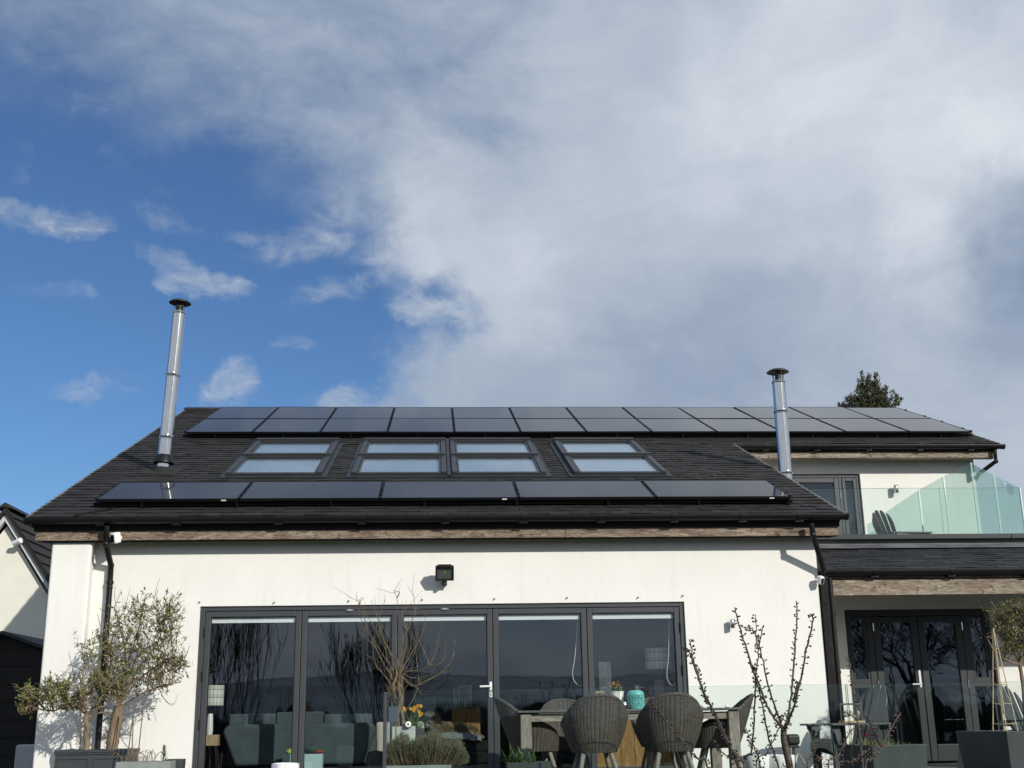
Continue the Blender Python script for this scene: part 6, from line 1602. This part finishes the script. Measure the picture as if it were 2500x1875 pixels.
# dog lying, head to the left, facing the camera
def dog():
    hd = at(1051,1757,DY-.02); bl = at(1125,1786,DY+.06)
    t = thing('dog', 'shaggy brown dog with a dark face lying on a grey blanket inside the glass doors', 'dog', (hd.x+.2, DY, top+.05))
    sk = [((1160,1793),.05,.055),((1145,1785),.08,.085),((1120,1779),.08,.098),((1095,1777),.06,.100),((1078,1780),.02,.100),((1066,1790),-.04,.080),((1062,1776),-.03,.072),((1056,1762),-.05,.078),((1052,1752),-.05,.070)]
    P = [(at(px,py,DY+dy), r) for (px,py),dy,r in sk]
    me = bpy.data.meshes.new('body'); vs = [tuple(p - Vector(t.location)) for p,_ in P]; es = [(i,i+1) for i in range(len(vs)-1)]; rs = [r for _,r in P]
    def chain(pts, root):
        prev = root
        for (px,py),dy,r in pts:
            vs.append(tuple(at(px,py,DY+dy)-Vector(t.location))); rs.append(r); es.append((prev,len(vs)-1)); prev = len(vs)-1
    chain([((1062,1799),-.12,.045),((1053,1806),-.20,.034),((1042,1808),-.25,.030)], 5)      # front legs
    chain([((1072,1800),-.10,.045),((1067,1808),-.20,.034),((1058,1811),-.25,.030)], 4)
    chain([((1150,1797),-.05,.058),((1132,1803),-.12,.040),((1118,1806),-.16,.030)], 1)      # hind leg
    chain([((1171,1797),.02,.030),((1181,1801),-.04,.022)], 0)                                # tail
    chain([((1047,1767),-.13,.044),((1045,1769),-.165,.034)], 7)                              # muzzle
    me.from_pydata(vs, es, []); o = bpy.data.objects.new('body', me); COL.objects.link(o); o.parent = t
    m = o.modifiers.new('skin','SKIN')
    for i, sv in enumerate(me.skin_vertices[0].data): sv.radius = (rs[i], rs[i]); sv.use_root = (i == 3)
    s = o.modifiers.new('sub','SUBSURF'); s.levels = 2; s.render_levels = 2
    tx = bpy.data.textures.new('fur_lumps','CLOUDS'); tx.noise_scale = .03
    d = o.modifiers.new('fur','DISPLACE'); d.texture = tx; d.strength = .022; d.mid_level = .5
    me.materials.append(M['furb'])
    T = Vector(t.location); rr = random.Random(3)
    # shaggy coat: tufts over head, muzzle and back
    def tufts(nm, cpx, Y, rx, ry, rz_, n, L, mat, down=.6, front=.6, wd=.012):
        m = MB(); c = at(cpx[0], cpx[1], Y) - T
        for _ in range(n):
            q = Vector((rr.gauss(0,1), rr.gauss(0,1)-front, rr.gauss(0,1))).normalized()
            p = c + Vector((q.x*rx, q.y*ry, q.z*rz_)); d_ = (q*.55 + Vector((q.x*.25, 0, -down)) + Vector((rr.gauss(0,.25),rr.gauss(0,.25),rr.gauss(0,.25)))).normalized()
            m.leaf(p, d_, q, rr.uniform(.6,1.2)*L, wd, .2)
        return m.build(nm, M[mat], t)
    tufts('head_hair', (1055,1755), DY-.05, .085, .080, .080, 2600, .036, 'furd', wd=.006)
    tufts('brow_hair', (1049,1744), DY-.10, .050, .045, .020, 380, .030, 'furw', down=.3, wd=.005)
    tufts('muzzle_hair', (1047,1769), DY-.16, .046, .040, .034, 1200, .022, 'furw', down=.7, wd=.005)
    tufts('ear', (1071,1761), DY-.04, .020, .03, .055, 600, .045, 'furd', down=1.2, wd=.006)
    tufts('ear', (1041,1760), DY-.03, .012, .03, .045, 400, .040, 'furd', down=1.2, wd=.006)
    tufts('chest_hair', (1062,1789), DY-.10, .085, .06, .075, 2200, .038, 'furw', wd=.006)
    tufts('coat', (1118,1784), DY+.06, .24, .10, .085, 6500, .032, 'furb', down=.5, wd=.006)
    tufts('coat', (1085,1784), DY+.0, .12, .10, .092, 3200, .036, 'furb', down=.6, wd=.006)
    c = at(1047,1764.5,DY-.20) - T; MB().blob(c, .018,.013,.013, 12, 8).build('nose', M['black'], t)
    c = at(1047,1774,DY-.19) - T; MB().blob(c, .020,.008,.004, 12, 6).build('mouth', M['black'], t)
    for px in (1046,1060):
        c = at(px,1754,DY-.135) - T; MB().blob(c, .0085,.006,.0085, 12, 8).build('eye', M['lens'], t)
dog()
# right side: plaid lamp, canvas, boxes, sideboard
a, b = at(1455,1787,15.07), at(1642,1787,15.07)
t = thing('sideboard', 'orange wooden sideboard inside the glass behind the dining table', 'sideboard', ((a.x+b.x)/2, 15.30, PZ+.003)); w2=(b.x-a.x)/2+.02; hz=at(1550,1735,15.1).z-PZ
MB().box(-w2,w2,-.22,.22,.04,hz-.03).build('body', M['orangewood'], t); MB().box(-w2-.015,w2+.015,-.235,.23,hz-.029,hz).build('top', M['orangewood'], t, bevel=.004)
for k in (-1,0,1): MB().box(k*w2*.52-.003,k*w2*.52+.003,-.2225,-.2203,.06,hz-.05).build('door_gap', M['black'], t)
ST_ = PZ+.003+hz+.001
c = at(1607,1609,15.24)
t = thing('table_lamp', 'table lamp with a large cream plaid drum shade on the sideboard', 'lamp', (c.x, 15.24, ST_)); z_ = c.z-ST_
shade(t, .165, .26, z_); MB().lathe([(0,0),(.08,0),(.08,.02),(.02,.04),(.015,z_)], n=20).build('base', M['black'], t)
def slab(nm, lab, cat, p0, p1, y, dp, mat):
    a, b = at(*p0, y), at(*p1, y); o = MB().box(-(b.x-a.x)/2,(b.x-a.x)/2,0,dp,0,a.z-ST_).build(nm, mat, bevel=.004); o.location = ((a.x+b.x)/2, y, ST_); tag(o, lab, cat); return o
pm = pbr('grey_print', (.11,.115,.115), .7, col2=(.03,.035,.04), vscale=16, stretch=(1,1,.5))
slab('canvas_print', 'narrow grey canvas print standing on the left part of the sideboard', 'picture', (1461,1616), (1491,1616), 15.4, .02, pm)
slab('wooden_block', 'pinkish wooden block standing on the right part of the sideboard', 'block', (1598,1660), (1620,1660), 15.14, .04, pbr('pink_wood', (.20,.125,.10), .6, var=.2))
slab('wooden_box', 'small light wooden box on the left end of the sideboard behind the chair', 'box', (1453,1687), (1476,1687), 15.2, .1, M['lightwood'])
# inside the porch doors: tied drape
def dfn(u, v):
    z = .25 + 1.72*v; k = abs(v-.50); wdt = .055 + .115*min(1, k*2.2)**.8
    return (6.40 + .10*(0.5-v)*(v < .5) + wdt*(u-.5)*2 + .008*math.sin(u*40+v*3), BYP+.28+.02*math.sin(u*34), z)
o = MB().grid(dfn, 50, 24).build('tied_drape', M['curtain']); tag(o, 'grey drape gathered in the middle inside the left porch door', 'curtain')
# barbecue hood and white pots by the wall
c = at(1934,1806,13.6)
t = thing('barbecue', 'small black kettle shaped cooker on a pole in front of the white wall', 'barbecue', (c.x, 13.6, PZ)); z_=c.z-PZ
MB().box(-.08,.07,-.08,.08,z_-.055,z_+.06).build('hood', M['black'], t, bevel=.03, seg=3); MB().box(-.05,.06,-.06,.06,z_-.085,z_-.056).build('firebox', M['black'], t, bevel=.006)
MB().lathe([(0,0),(.13,0),(.13,.015),(.022,.03),(.020,z_-.086)], n=20).build('pole', M['steeld'], t)
MB().tube(bez([(-.04,-.09,z_-.08),(-.05,-.10,z_-.25),(.02,-.12,.25),(.12,-.10,.1)],5), .006, 6).build('hose', M['cane'], t)
for i, (px, lab, s_) in enumerate(((1846,'left one of two white round planters at the foot of the white wall',1.0),(1905,'right one of two white round planters at the foot of the white wall',1.05))):
    c = at(px,1843,13.2); z_=c.z-PZ
    t = thing('white_planter', lab, 'planter', (c.x, 13.2, PZ))
    MB().lathe([(0,0),(.10*s_,0),(.135*s_,z_*.5),(.145*s_,z_-.01),(.14*s_,z_),(.12*s_,z_),(.11*s_,z_-.06),(0,z_-.06)], n=36).build('pot', M['ceram'], t)
    q = at(px+5,1862,13.2); MB().lathe([(.028,.0),(.034,.008),(.04,.0)], (.02,-.139*s_,q.z-PZ), 24, axis=(.1,-1,.2)).build('moulded_ring', M['white'], t)
